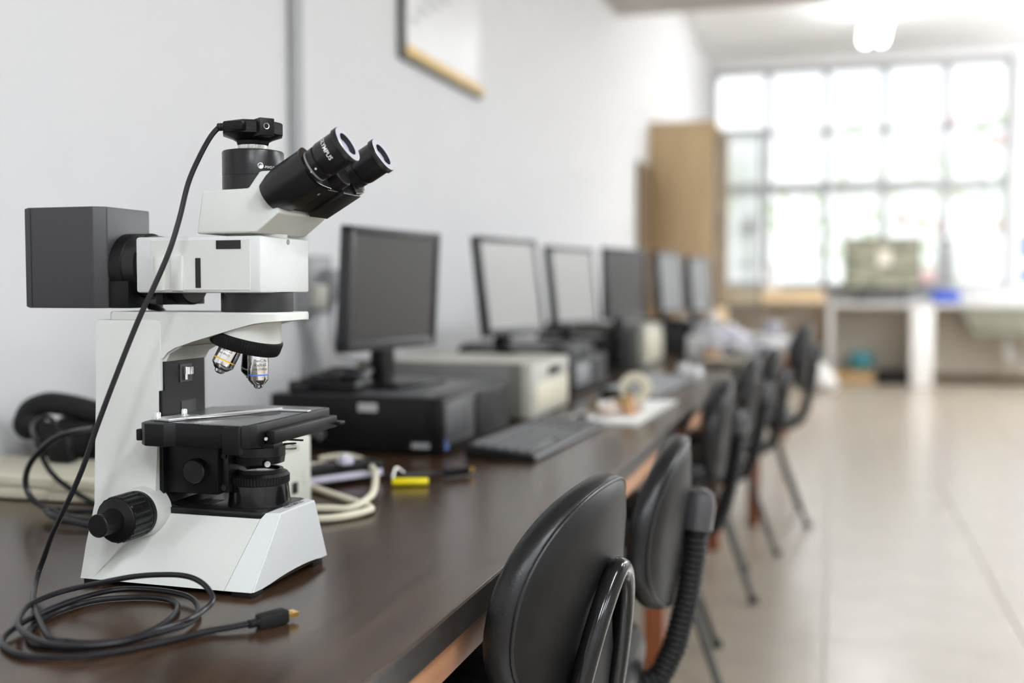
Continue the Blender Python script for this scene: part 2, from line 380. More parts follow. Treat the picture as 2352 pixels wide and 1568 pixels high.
# front cap with arched lower edge and raised lip
fb = B()
nb = 10
rear, front, = [], []
def lerp(p, q, t): return tuple(p[i] + (q[i] - p[i]) * t for i in range(3))
rl, rr = (.0051, -.091, .007), (.0051, .091, .007)
fl_, fr_ = (.041, -.0905, .007), (.0475, .086, .0095)
tl, tr = (.0505, -.0405, .0885), (.053, .042, .0885)
il, ir = (.034, -.046, .0885), (.037, .047, .0885)
bl, br = (.0291, -.050, .082), (.0291, .050, .082)
t = bmesh.new(); V = lambda p: t.verts.new(p)
bot = []
for k in range(nb + 1):
    u = k / nb; p = lerp(fl_, fr_, u); arch = .006 * math.sin(PI * min(1, max(0, (u - .16) / .76))) ** .7 if .16 < u < .92 else 0
    bot.append(V((p[0] + .004 * math.sin(PI * u), p[1], p[2] + arch)))
top = [V((lerp(tl, tr, k / nb)[0] + .002 * math.sin(PI * k / nb), lerp(tl, tr, k / nb)[1], .0885 + .001 * math.sin(PI * k / nb))) for k in range(nb + 1)]
inn = [V(lerp(il, ir, k / nb)) for k in range(nb + 1)]
RL, RR, BL, BR = V(rl), V(rr), V(bl), V(br)
for k in range(nb):
    t.faces.new((bot[k], bot[k + 1], top[k + 1], top[k])); t.faces.new((top[k], top[k + 1], inn[k + 1], inn[k]))
t.faces.new((RL, bot[0], top[0], inn[0], BL)); t.faces.new((BR, inn[-1], top[-1], bot[-1], RR)); t.faces.new([BL] + inn + [BR]); t.faces.new((RL, BL, BR, RR)); t.faces.new([RR] + bot[::-1] + [RL])
bmesh.ops.recalc_face_normals(t, faces=t.faces)
fe = [e for e in t.edges if (e.verts[0] in top and e.verts[1] in top) or (e.verts[0] in (bot[0], bot[-1]) and e.verts[1] in top) or (e.verts[1] in (bot[0], bot[-1]) and e.verts[0] in top)]
bmesh.ops.bevel(t, geom=fe, offset=.0016, segments=2, affect='EDGES')
fb._merge(t)
mp('base_front', fb, 'scope2', ang=25)
mp('base_inner', B().box((-.02, -.047, .012), (.027, .047, .080)), 'rubber')
def liptext(u, v):
    return (.0432 - v * 1.0 + .0012, .004 + u, .08965)
lettering('lettering', 'OLYMPUS', .0098, 'black_ink', lambda u, v: (.0432 - v, .006 + u, .0892 + .0006), mic, bold=.0002)
for x, y in ((-.172, -.075), (-.172, .075), (.026, -.076), (.028, .072)): mp('foot', B().box((x - .013, y - .013, 0), (x + .013, y + .013, .009), .001), 'rubber')
mp('under_plate', B().box((-.175, -.07, .0035), (.02, .07, .0075)), 'rubber')
deck = mp('deck_plate', B().prism([(-.112, -.0495), (.022, -.0495), (.030, -.0475), (.0345, -.044), (.0365, .045), (.030, .0495), (-.112, .0495)], 2, .0822, .0893, .0008), 'black_satin', ang=25)
for k in range(5): mp('vent_slot', B().box((-.082 + k * .0052 * 0, -.020 + k * .0062, .0892), (-.052, -.0175 + k * .0062, .0896)), 'black_ink', deck)
# column
def crect(w_, a0, a1, c): return [(a0, -w_ + .006, c), (a0 + .004, -w_, c), (a1, -w_, c), (a1, w_, c), (a0 + .004, w_, c), (a0, w_ - .006, c)]
mp('column', B().loft([crect(.0895, -.192, -.172, .0072), crect(.0785, -.192, -.140, .045), crect(.061, -.1925, -.1045, .09), crect(.057, -.1935, -.1035, .15), crect(.052, -.1945, -.103, .22), crect(.0482, -.1955, -.1025, .306), crect(.0462, -.194, -.1035, .3115)]), 'scope', ang=22)
pan = mp('front_panel', B().box((-.106, -.0435, .098), (-.1005, .0435, .2625), .0006, seg=1), 'black')
mp('side_strip', B().box((-.1045, -.0515, .098), (-.099, -.0436, .228), .0006, seg=1), 'black', pan)
mp('panel_recess', B().box((-.1006, -.010, .186), (-.1002, .022, .2125)), 'black_ink', pan)
mp('panel_recess_plate', B().box((-.1004, -.010, .186), (-.0998, .014, .2105)), 'darkgrey', pan)
mp('slot_bezel', B().box((-.1008, -.0125, .2345), (-.0993, .0135, .2575), .0006, seg=1), 'charcoal', pan)
mp('slot_opening', B().box((-.0994, -.0075, .2375), (-.0989, .0085, .2545)), 'black_ink', pan)
mp('lock_screw', B().cyl((-.0975, -.0030, .238), (-.0975, -.0030, .2535), .0022, n=12).lathe((-.0975, .001, .2445), (0, 0, 1), [(0, .0066), (.0088, .0066, .0006)], knurl=18), 'chrome', pan)
mp('throat', B().prism([(-.104, .2625), (-.0985, .2625), (-.093, .272), (-.075, .281), (-.104, .285)], 1, -.0425, .0425), 'scope')
mp('fillet', B().prism([(-.106, .0893), (-.078, .0893), (-.094, .094), (-.1, .105), (-.106, .125)], 1, -.047, .047), 'black')
# arm with rounded nose
secs = []
for a, w_, cb in ((-.176, .041, .3112), (-.172, .0445, .3112), (-.108, .0462, .3112), (-.1045, .0465, .2665), (-.100, .0465, .2668), (-.094, .0465, .2735), (-.084, .0465, .279), (-.06, .0465, .2868), (-.034, .0465, .2940), (0, .0465, .3035), (.02, .0465, .3085), (.034, .0445, .3105), (.045, .039, .3112), (.053, .029, .3118), (.0575, .017, .3122), (.059, .006, .3126)):
    ct = .3215; e = .0022; secs.append([(a, -w_, cb), (a, -w_, ct - e), (a, -w_ + e, ct), (a, w_ - e, ct), (a, w_, ct - e), (a, w_, cb)])
mp('arm', B().loft(secs), 'scope', ang=24)
mp('arm_gap', B().box((-.172, -.0455, .3095), (-.106, .0455, .3118)), 'black_ink')
# nosepiece
apex = Vector((0, 0, .342)); tilt = R(16); d0 = Vector((-math.sin(tilt), 0, -math.cos(tilt))); tc = apex + d0 * .0635
q0 = Vector((0, 0, 1)).rotation_difference(-d0)
ring = lambda r, s, n=48: [tc - d0 * s + q0 @ Vector((r * math.cos(2 * PI * k / n), r * math.sin(2 * PI * k / n), 0)) for k in range(n)]
lo = ring(.0415, .0135); hi = [Vector((p.x * .99, p.y * .99, .3135)) for p in lo]
mp('nosepiece_cone', B().loft([lo, hi]), 'scope')
nose = mp('nosepiece', B().lathe(tc, -d0, [(-.004, .030), (-.003, .041), (0, .0425, .0006), (.010, .0438, .0006), (.0125, .0436), (.0140, .0415)], knurl=80), 'black')
def objective(phi, length, ringm, dark=False, txt=None, r=.0122, tphi=0):
    p = (Vector((0, 0, -1)) - d0 * d0.dot(Vector((0, 0, -1)))).normalized()
    ax = (d0 * math.cos(tilt) + math.sin(tilt) * (Quaternion(d0, phi) @ p)).normalized()
    o = apex + ax * .060
    L = length
    ob = mp('objective', B().lathe(o, ax, [(0, r * .95), (.006, r), (L - .011, r), (L - .0105, r * .985), (L - .005, r * .62), (L - .0045, r * .5), (L - .0015, r * .42), (L, r * .25)], 40), 'black_gloss' if dark else 'chrome')
    mp('colour_band', B().lathe(o, ax, [(L - .0175, r * .99), (L - .0175, r + .0002), (L - .0160, r + .0002), (L - .0160, r * .99)], 40, cap=False), ringm, ob)
    mp('front_lens', B().lathe(o, ax, [(L - .002, r * .3), (L + .0002, r * .22)], 20), 'lens2', ob)
    if txt:
        u0 = Vector((math.cos(tphi), math.sin(tphi), 0)); u0 = (u0 - ax * u0.dot(ax)).normalized(); v0 = ax.cross(u0)
        for k, (s_, sz_) in enumerate(txt):
            def fn(u, v, k=k):
                th = u / r
                return o + ax * (L - .034 + k * .0052 - v) + (r + .00012) * (u0 * math.cos(th) - v0 * math.sin(th))
            lettering('lettering', s_, sz_, 'black_ink', fn, ob)
    return ob
objective(0, .053, 'blue', txt=[('PlanC N', .0046), ('40x/0.65', .0046), ('∞/0.17/FN22', .0034)], tphi=R(-48))
objective(R(112), .044, 'yellow', r=.0134, txt=[('PlanC N', .0046), ('10x/0.25', .0046), ('∞/-/FN22', .0034)], tphi=R(-78))
objective(R(190), .045, 'red', txt=[('4x/0.10', .0042)], tphi=R(-100))
objective(R(-88), .052, 'white_ink', dark=True)
# neck and lamp house branch
mp('dovetail_neck', B().lathe((0, 0, .3214), (0, 0, 1), [(0, .0418), (.001, .0424), (.0228, .0424)], 48), 'darkgrey')
ill = mp('illuminator', B().box((-.126, -.0600, .3442), (.0385, .0600, .4095), .0032), 'scope2')
mp('cover_panel', B().box((-.1045, -.0606, .3475), (.0255, -.0598, .4055), .0003, seg=1), 'scope', ill)
for a0, a1 in ((-.0975, -.085), (-.0755, -.0605)): mp('slider_grip', B().box((a0, -.0655, .3465), (a1, -.0598, .3875), .0016), 'scope', ill)
mp('slot_opening', B().box((-.0455, -.0612, .3500), (-.0385, -.0603, .3845), .0003, seg=1), 'black_gloss', ill)
mp('label_plate', B().box((-.0180, -.0612, .3945), (.0140, -.0603, .4045), .0003, seg=1), 'black_gloss', ill)
mp('alignment_dot', B().lathe((.0378, .006, .4045), (1, 0, 0), [(0, .0032), (.0012, .0032)], 16), 'grey_pl', ill)
mp('mount_foot', B().box((-.110, -.045, .3300), (-.10, .045, .3445), .001), 'black')
mp('lamp_tube', B().lathe((-.184, 0, .3765), (1, 0, 0), [(0, .0385), (.022, .0385), (.024, .0405), (.040, .0405), (.042, .0375), (.05, .0375), (.06, .036), (.075, .036)], 48), 'black_satin')
mp('filter_turret', B().lathe((-.122, 0, .3690), (1, 0, 0), [(0, .038), (.001, .0395), (.034, .0395), (.036, .037)], 48), 'black')
mp('tube_flange', B().lathe((-.178, 0, .3745), (1, 0, 0), [(0, .0415), (.0010, .0425), (.0165, .0425), (.0180, .0405)], 48), 'black')
mp('lamp_bracket', B().box((-.1775, -.0415, .3255), (-.150, .03, .3585), .0015), 'black')
lettering('lettering', 'O', .009, 'white_ink', lambda u, v: (-.1315 + u, -.0408 * math.cos((v + .013) / .0408), .3765 + .0408 * math.sin((v + .013) / .0408)), mic)
ch = .013
lh = mp('lamp_house', B().prism([(-.2855, -.0530), (-.1775 - ch, -.0530), (-.1775, -.0530 + ch * .8), (-.1775, .0530 - ch * .8), (-.1775 - ch, .0530), (-.2855, .0530)], 2, .3255, .4478, .0018), 'charcoal')
mp('rear_cover', B().box((-.2885, -.0525, .3265), (-.2835, .0525, .4470), .0015), 'charcoal', lh)
mp('seam_line', B().box((-.2795, -.0534, .3275), (-.2789, -.0526, .4460)), 'black_ink', lh)
mp('lamp_lead', B().tube([(-.150, .0, .327), (-.146, .02, .322), (-.17, .06, .30), (-.21, .070, .2), (-.23, .07, .05), (-.245, .075, .006), (-.27, .09, .006), (-.29, .07, .006)], .004), 'cable')
# observation head
hw = [(-.0450, .0585, .4125), (.0335, .0605, .4125), (.0625, .0605, .4350), (.0470, .0400, .4848), (.0270, .0400, .4845), (.0150, .0455, .4648), (-.0440, .0470, .4630)]
hb = B().loft([[(a, -w_, c) for a, w_, c in hw], [(a, w_, c) for a, w_, c in hw]])
bmesh.ops.bevel(hb.bm, geom=hb.bm.edges[:], offset=.0028, segments=3, affect='EDGES', profile=.5)
head = mp('observation_head', hb, 'scope', ang=40)
mp('base_ring', B().lathe((0, 0, .4090), (0, 0, 1), [(0, .0365), (.0045, .0365)], 40), 'scope', head)
pl = B().prism([(.0365, .4150), (.0605, .4338), (.0602, .4342), (.0362, .4154)], 1, -.052, .052)
mp('under_plate', pl, 'scope2', head)
# trinocular tube, camera
TA = -.0035
tri = mp('camera_tube', B().lathe((TA, 0, .458), (0, 0, 1), [(0, .0362), (.0232, .0362), (.0234, .0356), (.0244, .0356), (.0246, .0362), (.0520, .0362), (.0537, .0352), (.0548, .0300), (.0552, .0170)], 56), 'black_satin')
def ct_(th, r): return (TA + r * math.cos(th), r * math.sin(th))
def onround(th0, c0, r=.0364):
    def fn(u, v):
        x, y = ct_(th0 + u / r, r); return (x, y, c0 + v)
    return fn
th = R(-47); x, y = ct_(th, .0358)
scr = mp('set_screw', B().lathe((x, y, .4920), (math.cos(th), math.sin(th), 0), [(0, .0036), (.0007, .0036), (.0009, .0031), (.0005, .0017), (.0005, .0005)], 20), 'steel', tri)
lettering('lettering', '-FOCUS', .0040, 'white_ink', onround(R(-29.5), .4908), tri, bold=.00006)
lettering('lettering', 'LOCK', .0040, 'white_ink', onround(R(-7), .4908), tri)
cmr = mp('camera_head', B().lathe((TA, 0, .5190), (0, 0, 1), [(0, .0185), (.0010, .0195), (.0048, .0205), (.0075, .0250), (.0120, .0372), (.0245, .0372), (.0262, .0352), (.0275, .030)], 8).xf(Matrix.Translation((TA, 0, 0)) @ Matrix.Rotation(R(8), 4, 'Z') @ Matrix.Translation((-TA, 0, 0))), 'black', ang=28)
mp('mount_ring', B().lathe((TA, 0, .5128), (0, 0, 1), [(0, .0165), (.001, .0176, .0004), (.0063, .0176, .0004), (.0068, .0160)], knurl=60), 'steel', cmr)
th = R(-38); qm = Matrix.Translation((TA, 0, .5365)) @ Matrix.Rotation(th, 4, 'Z')
blk = mp('tripod_block', B().box((.012, -.0092, -.0100), (.0430, .0092, .0105), .0012, mtx=qm), 'black', cmr)
mp('thread_socket', B().lathe(qm @ Vector((.0426, -.001, .001)), qm.to_3x3() @ Vector((1, 0, 0)), [(0, .0036), (.0008, .0036), (.0006, .0028), (-.0004, .0026)], 20), 'steel', blk)
mp('seam_line', B().lathe((TA, 0, .5350), (0, 0, 1), [(0, .0373), (.0004, .0373)], 8).xf(Matrix.Translation((TA, 0, 0)) @ Matrix.Rotation(R(8), 4, 'Z') @ Matrix.Translation((-TA, 0, 0))), 'black_ink', cmr, 20)
# binocular body, axis lifted 30 degrees
ax = Vector((math.cos(R(30)), 0, math.sin(R(30)))); up = Vector((-math.sin(R(30)), 0, math.cos(R(30)))); E0 = Vector((.1425, 0, .5095))
def bx(s, b, n): return E0 + ax * s + Vector((0, b, 0)) + up * n
def shell(bc, sgn, s0, s1, r=.0245):
    def loop(s, k):
        pts = []
        for i in range(17):
            th = R(90) + sgn * R(180) * i / 16   # from the top round the outer side to the bottom
            pts.append(bx(s, bc + sgn * 0 + (r * k) * math.cos(th) * 1.0, (r * k) * math.sin(th)))
        pts.append(bx(s, bc - sgn * 0 + sgn * .016, -.0262 * k)); pts.append(bx(s, bc + sgn * .016, r * .55 * k))
        return pts
    return loop
for bc, sgn in ((-.0500, 1), (.0500, -1)):
    lp = shell(bc, sgn, 0, 0)
    loops = [lp(-.112, .72), lp(-.100, .90), lp(-.088, 1.0), lp(-.0535, 1.0), lp(-.0500, 1.0)]
    hs = mp('prism_housing', B().loft(loops), 'black_satin', ang=32)
    mp('housing_lip', B().loft([lp(-.0500, .985), lp(-.0500, 1.035), lp(-.0475, 1.035), lp(-.0470, .985)]), 'black_gloss', hs, 32)
    mp('cover_screw', B().lathe(bx(-.062, bc + sgn * .010, -.0262), -up, [(0, .0022), (.0006, .0022)], 12), 'steel', hs)
    mp('cover_screw', B().lathe(bx(-.098, bc + sgn * .010, -.0225), -up, [(0, .0022), (.0006, .0022)], 12), 'steel', hs)
    O = bx(0, bc, 0)
    ey = mp('eyepiece', B().lathe(O, -ax, [(.0120, .0143), (0, .0143), (-.0004, .0160), (-.0004, .0215), (.0006, .0222), (.0060, .0222), (.0068, .0204), (.0300, .0204), (.0335, .0196), (.0338, .0180), (.0365, .0176), (.0367, .0192), (.0445, .0188), (.0447, .0178), (.062, .0178)], 48), 'black_satin')
    mp('rim_face', B().lathe(O, ax, [(.0002, .0140), (.0008, .0140), (.0009, .0208), (.0004, .0214)], 48, cap=False), 'ringwhite', ey)
    mp('eye_lens', B().lathe(O, ax, [(-.0062, .0141), (-.0052, .0125), (-.0036, .0090), (-.0026, .0045), (-.0022, .0006)], 40), 'lens', ey)
    mp('lens_ring', B().lathe(O, ax, [(.0007, .0142), (-.0064, .0141)], 40, cap=False), 'black_ink', ey)
    if sgn > 0:
        mp('diopter_ring', B().lathe(O, -ax, [(.0448, .0186), (.0505, .0186), (.0508, .0176)], 48, cap=False), 'grey_pl', ey)
        s0 = Vector((0, -1, 0)); t0 = up
        def ef(u, v):
            th = -u / .0205 + R(12)
            return O - ax * (.0190 - v) + .0206 * (s0 * math.cos(th) + t0 * math.sin(th))
        lettering('lettering', 'OLYMPUS', .0070, 'white_ink', ef, ey, bold=.00012)
        mp('index_dot', B().lathe(O - ax * .0405 + .0186 * (s0 * math.cos(R(-28)) + t0 * math.sin(R(-28))), s0 * math.cos(R(-28)) + t0 * math.sin(R(-28)), [(0, .0013), (.0006, .0013)], 10), 'white_ink', ey)
        mp('index_pin', B().sphere(bx(-.0485, bc - .0200 * .82, -.0090), .0022), 'steel', ey)
mp('bridge', B().hull([bx(s, b, n) for s in (-.100, -.0540) for b in (-.036, .036) for n in (-.0245, .004)], .001), 'black')
mp('bridge_plate', B().hull([bx(s, b, n) for s in (-.102, -.050) for b in (.004, .050) for n in (-.0285, -.020)], .0008), 'black_satin')
mp('hinge_cap', B().lathe(bx(-.056, 0, -.007), ax, [(0, .0165), (.016, .0165), (.0175, .0150), (.0172, .008)], 36), 'black_satin')
# stage
stg = mp('stage', B().prism([(-.096, -.090), (-.093, -.101), (-.082, -.111), (-.056, -.113), (-.046, -.104), (.034, -.104), (.044, -.098), (.046, -.085), (.046, .098), (.041, .102), (-.05, .102), (-.106, .066)], 2, .1715, .1970, .0012), 'black', ang=30)
mp('stage_top', B().prism([(-.092, -.086), (-.045, -.100), (.040, -.098), (.043, .096), (-.048, .098), (-.102, .062)], 2, .1966, .1974), 'stagetop', stg)
mp('stage_opening', B().prism([(.014 * math.cos(k * PI / 12) * 1.15 - .008 + (.012 if math.cos(k * PI / 12) > 0 else -.030), .022 * math.sin(k * PI / 12) + .012) for k in range(24)], 2, .1972, .1977), 'black_ink', stg)
mp('rim_block', B().box((.0155, -.1085, .1655), (.0365, -.100, .1958), .0008), 'black', stg)
mp('travel_knob', B().box((-.101, -.100, .1755), (-.0945, -.091, .1885), .001), 'rubber', stg)
mp('scale_plate', B().box((-.016, -.1030, .1968), (.036, -.0975, .1979), .0003), 'olive', stg)
sl = mp('slide_holder', B().prism([(-.086, -.088), (-.060, -.096), (.008, .044), (.004, .052), (-.052, -.058), (-.076, -.062)], 2, .1978, .2012, .0004), 'alu', stg)
mp('holder_rail', B().box((-.004, .038, .1978), (.046, .047, .1996), .0004), 'alu', stg)
mp('spring_finger', B().tube([(-.076, -.084, .2010), (-.050, -.076, .2000), (-.020, -.040, .2000), (.004, .004, .2004)], .0012, 8), 'steel', stg)
for x, y in ((-.080, -.088), (-.070, -.050)): mp('thumb_nut', B().lathe((x, y, .1995), (0, 0, 1), [(0, .0050), (.0012, .0050), (.0014, .0036), (.0066, .0036), (.0085, .0024)], 16), 'chrome', stg)
mp('pivot_plate', B().box((-.082, -.058, .1975), (-.056, -.040, .2000), .0005), 'steel', stg)
gd = mp('stage_rail', B().box((.0485, -.070, .1735), (.0600, .092, .1885), .0016), 'black', stg)
mp('rail_end', B().box((.0410, -.0695, .1680), (.0580, -.048, .1735), .001), 'black', gd)
mp('rail_tab', B().box((.0530, .085, .1765), (.0670, .100, .1810), .001), 'black', gd)
mp('rail_pin', B().cyl((.0440, -.066, .1795), (.0500, -.0725, .1795), .0020, n=12), 'steel', gd)
mp('stage_bracket', B().box((-.098, -.036, .160), (.006, .036, .1718), .0015), 'black')
fbk = mp('focus_block', B().box((-.106, -.0440, .1060), (-.0300, .036, .166), .0015), 'black')
mp('rack_plate', B().box((-.0300, -.036, .1075), (-.0205, .030, .162), .001), 'black_satin', fbk)
for z in (.152, .114): mp('rack_screw', B().cyl((-.0252, -.0362, z), (-.0252, -.0395, z), .0036, n=16), 'black_satin', fbk)
mp('condenser_knob', B().lathe((-.0560, -.0435, .1345), (0, -1, 0), [(0, .0145), (.0110, .0145), (.0125, .0130)], 32), 'black_satin', fbk)
# condenser
cn = mp('condenser', B().lathe((0, 0, .1395), (0, 0, 1), [(0, .0270), (.001, .0300), (.0095, .0312), (.0098, .0306), (.0104, .0306), (.0106, .0312), (.0205, .0312), (.0210, .0260), (.0330, .0260)], 48), 'black_satin')
for z0, txt in ((.1625, 'Y  1 2 3'),): lettering('lettering', txt, .0042, 'white_ink', lambda u, v: (.0262 * math.cos(R(-32) + u / .0262), .0262 * math.sin(R(-32) + u / .0262), z0 + v), cn)
th = R(-46); dv = Vector((math.cos(th), math.sin(th), 0))
mp('clamp_screw', B().lathe(dv * .030 + Vector((0, 0, .1425)), dv, [(0, .0046), (.007, .0046, .0004), (.0076, .0042)], knurl=14), 'black', cn)
mp('screw_cap', B().lathe(dv * .0377 + Vector((0, 0, .1425)), dv, [(0, .0037), (.0005, .0035)], 16), 'white_ink', cn)
th = R(40); dv2 = Vector((math.cos(th), math.sin(th), 0))
mp('centring_screw', B().lathe(dv2 * .030 + Vector((0, 0, .157)), dv2, [(0, .0042), (.014, .0042, .0005), (.015, .0038)], knurl=12), 'steel', cn)
mp('aperture_lever', B().box((.028, .012, .1655), (.052, .015, .1675), .0004), 'rubber', cn)
# field lens
fl2 = mp('field_lens_tower', B().lathe((0, 0, .0890), (0, 0, 1), [(0, .0372), (.002, .0374), (.0265, .0345)], 56), 'black_gloss')
mp('diaphragm_ring', B().lathe((0, 0, .1150), (0, 0, 1), [(0, .0345), (.001, .0358), (.002, .0362, .0007), (.0100, .0362, .0007), (.0105, .0358), (.0135, .0335), (.0138, .028)], knurl=60), 'black', fl2)
mp('filter_seat', B().lathe((0, 0, .1285), (0, 0, 1), [(0, .0285), (.0042, .0285), (.0042, .0245), (.001, .0245)], 40, cap=False), 'black', fl2)
mp('field_lens', B().lathe((0, 0, .1286), (0, 0, 1), [(0, .0240), (.0012, .0200), (.0022, .010), (.0024, .001)], 40), 'lens2', fl2)
# focus knobs, both sides
for sg in (-1, 1):
    K = Vector((-.121, 0, .0845))
    d = Vector((0, sg, 0))
    mp('knob_collar', B().lathe(K + d * .047, d, [(0, .0305), (.014, .0300), (.024, .0288), (.0245, .027)], 64), 'scope')
    ck = mp('coarse_focus_knob', B().lathe(K + d * .0712, d, [(0, .0268), (.0065, .0272)], 48).lathe(K + d * .0778, d, [(0, .0264), (.0012, .0270), (.0022, .0272), (.0045, .0272, .0014), (.0325, .0272, .0014), (.0340, .0262)], knurl=20).lathe(K + d * .1117, d, [(0, .0252), (.0008, .0244), (.0050, .0150)], 48), 'black', ang=20)
    mp('fine_focus_knob', B().lathe(K + d * .1160, d, [(0, .0130), (.001, .0130, .0004), (.024, .0130, .0004), (.0250, .0132), (.0278, .0132), (.0288, .0122)], knurl=46), 'black', ck, ang=20)

# ------------------------------------------------------------------ usb cable of the camera
CP = [(-.6855, 1.1300, 1.2875), (-.689, 1.1285, 1.285), (-.695, 1.122, 1.274), (-.700, 1.107, 1.250), (-.704, 1.090, 1.219), (-.706, 1.075, 1.179), (-.711, 1.062, 1.142), (-.724, 1.052, 1.103), (-.741, 1.045, 1.064), (-.762, 1.035, 1.006), (-.783, 1.027, .948), (-.801, 1.022, .897), (-.825, 1.022, .852), (-.848, 1.028, .818), (-.866, 1.036, .790), (-.874, 1.036, .772), (-.860, 1.013, .762), (-.823, .967, .762), (-.778, .921, .7615), (-.731, .880, .758), (-.714, .883, .755), (-.689, .890, .7535), (-.665, .906, .7535), (-.657, .939, .7535), (-.662, .979, .7535), (-.676, 1.014, .7535), (-.698, 1.037, .7535), (-.726, 1.042, .7535), (-.754, 1.034, .7535), (-.782, 1.012, .7535), (-.792, .970, .7535), (-.786, .928, .7535), (-.770, .897, .7535), (-.750, .877, .7535), (-.724, .868, .7535), (-.692, .875, .7535), (-.664, .898, .7545), (-.646, .931, .757), (-.630, .962, .760), (-.629, .990, .762), (-.628, 1.006, .767), (-.635, 1.014, .774), (-.650, 1.022, .781), (-.671, 1.028, .785), (-.694, 1.022, .787), (-.731, 1.014, .784), (-.777, 1.006, .774), (-.808, .991, .767), (-.812, .950, .765), (-.795, .915, .764), (-.772, .886, .763), (-.736, .864, .762), (-.698, .855, .7615), (-.658, .871, .7615), (-.635, .911, .7610), (-.631, .962, .7555), (-.642, 1.002, .7550), (-.674, 1.039, .7575), (-.711, 1.052, .7585), (-.748, 1.051, .7590), (-.774, 1.037, .7595), (-.789, 1.000, .7595), (-.793, .945, .7590), (-.787, .895, .7570), (-.778, .870, .7540), (-.754, .851, .7535), (-.725, .841, .7535), (-.686, .849, .7535), (-.653, .873, .7535), (-.626, .909, .7535), (-.601, .951, .7540), (-.585, .964, .7552), (-.565, .981, .7570)]
ub = thing('usb_cable', 'thin black cable hanging from the microscope camera and coiled on the table', 'cable', (-.70, .95, .75))
def ul(b): return b.xf(Matrix.Translation((.70, -.95, -.75)))
part('cord', ul(B().tube(CP, .0031, 10, 6)), 'cable', ub)
# mini plug at the camera
pd = (Vector((-.6600, 1.1295, 1.2875)) - Vector((-.6855, 1.1300, 1.2875))).normalized()
part('camera_plug', ul(B().box((-.6800, 1.1250, 1.2825), (-.6550, 1.1360, 1.2930), .0015)), 'black', ub)
part('strain_relief', ul(B().tube([Vector((-.6880, 1.1295, 1.2868)) + pd * .0016 * k for k in range(7)], .0048, 10, 1, ribs=.78)), 'rubber', ub)
# usb plug on the table
pu = Vector((-.559, .989, .7575)); dd = Vector((.40, .72, 0)).normalized(); mt = Matrix.Translation(pu) @ Matrix.Rotation(math.atan2(dd.y, dd.x), 4, 'Z')
part('usb_plug', ul(B().prism([(-.006, -.0048), (.000, -.0074), (.010, -.0080), (.026, -.0080), (.028, -.0074), (.028, .0074), (.026, .0080), (.010, .0080), (.000, .0074), (-.006, .0048)], 2, -.0070, .0070, .0016, mtx=mt)), 'rubber', ub)
part('strain_relief', ul(B().tube([mt @ Vector((-.0155 + .0016 * k, 0, -.0005)) for k in range(8)], .0048, 10, 1, ribs=.8)), 'rubber', ub)
part('gold_connector', ul(B().box((.0275, -.0060, -.0024), (.0405, .0060, .0024), .0003, mtx=mt, seg=1)), 'gold', ub)['label'] = 'gold plated connector tip'
for y in (-.0028, .0028): part('contact_hole', ul(B().box((.0315, y - .0011, .0024), (.0340, y + .0011, .0026), mtx=mt)), 'black_ink', ub)

# ------------------------------------------------------------------ things behind the microscope
t = thing('power_supply', 'pale cream power supply box with printed front, right behind the microscope', 'power supply', (-.90, 1.46, .75))
part('case', B().box((-.075, -.085, .004), (.098, .115, .1165), .004), 'cream', t)
fp = part('front_panel', B().box((.0978, -.082, .006), (.1008, .113, .1150), .001), 'panel', t)
part('side_panel', B().box((-.073, -.0872, .006), (.0975, -.0845, .1150), .001), 'panel', t)
lettering('lettering', 'OLYMPUS', .0125, 'black_ink', lambda u, v: (.1011, .045 + u, .1000 + v), t)
lettering('lettering', '12  6  3', .007, 'black_ink', lambda u, v: (.1011, .088 + v, .05 + u), t)
part('rocker_switch', B().box((.100, .050, .030), (.1030, .066, .048), .001), 'black', t)
for x in (-.055, .08):
    for y in (-.06, .1): part('foot', B().box((x - .01, y - .01, 0), (x + .01, y + .01, .005), .001), 'rubber', t)

t = thing('flat_box', 'flat cream plastic box with vent grooves, under the black cord behind microscope', 'box', (-1.22, 1.565, .75))
part('case', B().box((-.27, -.085, .002), (.225, .095, .0215), .003), 'cream', t)
part('lid', B().box((-.27, -.087, .0225), (.225, .096, .0405), .003), 'cream', t)
for k in range(7): part('vent_groove', B().box((-.235 + k * 0, -.060 + k * .018, .0403), (.17, -.056 + k * .018, .0412)), 'beige_face', t)
part('latch_tab', B().box((-.005, -.0905, .020), (.040, -.084, .0400), .002), 'cream', t)

t = thing('desk_phone', 'black desk telephone with curved handset, against wall behind the flat box', 'telephone', (-1.30, 1.76, .75), R(4))
part('body', B().prism([(-.08, 0), (.09, 0), (.09, .045), (.05, .085), (-.08, .105)], 1, -.10, .10, .006, mtx=Matrix.Rotation(R(90), 4, 'Z')).xf(Matrix.Diagonal((1.15, 1, 1, 1))), 'black', t)
part('handset', B().tube([(-.165, -.045, .090), (-.150, -.05, .118), (-.115, -.05, .134), (-.07, -.05, .132), (-.02, -.05, .122), (.03, -.05, .105), (.055, -.05, .085)], .021, 12, 4).sphere((-.150, -.05, .095), .031, 1, .9, 1.0).sphere((.045, -.05, .085), .030, 1.1, .9, .8), 'rubber', t)
part('display', B().box((-.012, -.03, .116), (.085, .03, .122), .002, mtx=Matrix.Rotation(R(8), 4, 'X')), 'lilac', t)
part('body_stand', B().hull([(-.135, -.06, .02), (-.135, .08, .02), (.14, -.06, .02), (.14, .08, .02), (-.115, -.02, .105), (-.115, .08, .105), (.14, 0, .14), (.14, .08, .15), (-.10, -.05, 0), (.12, -.05, 0), (-.10, .07, 0), (.12, .07, 0)], .008), 'black', t)

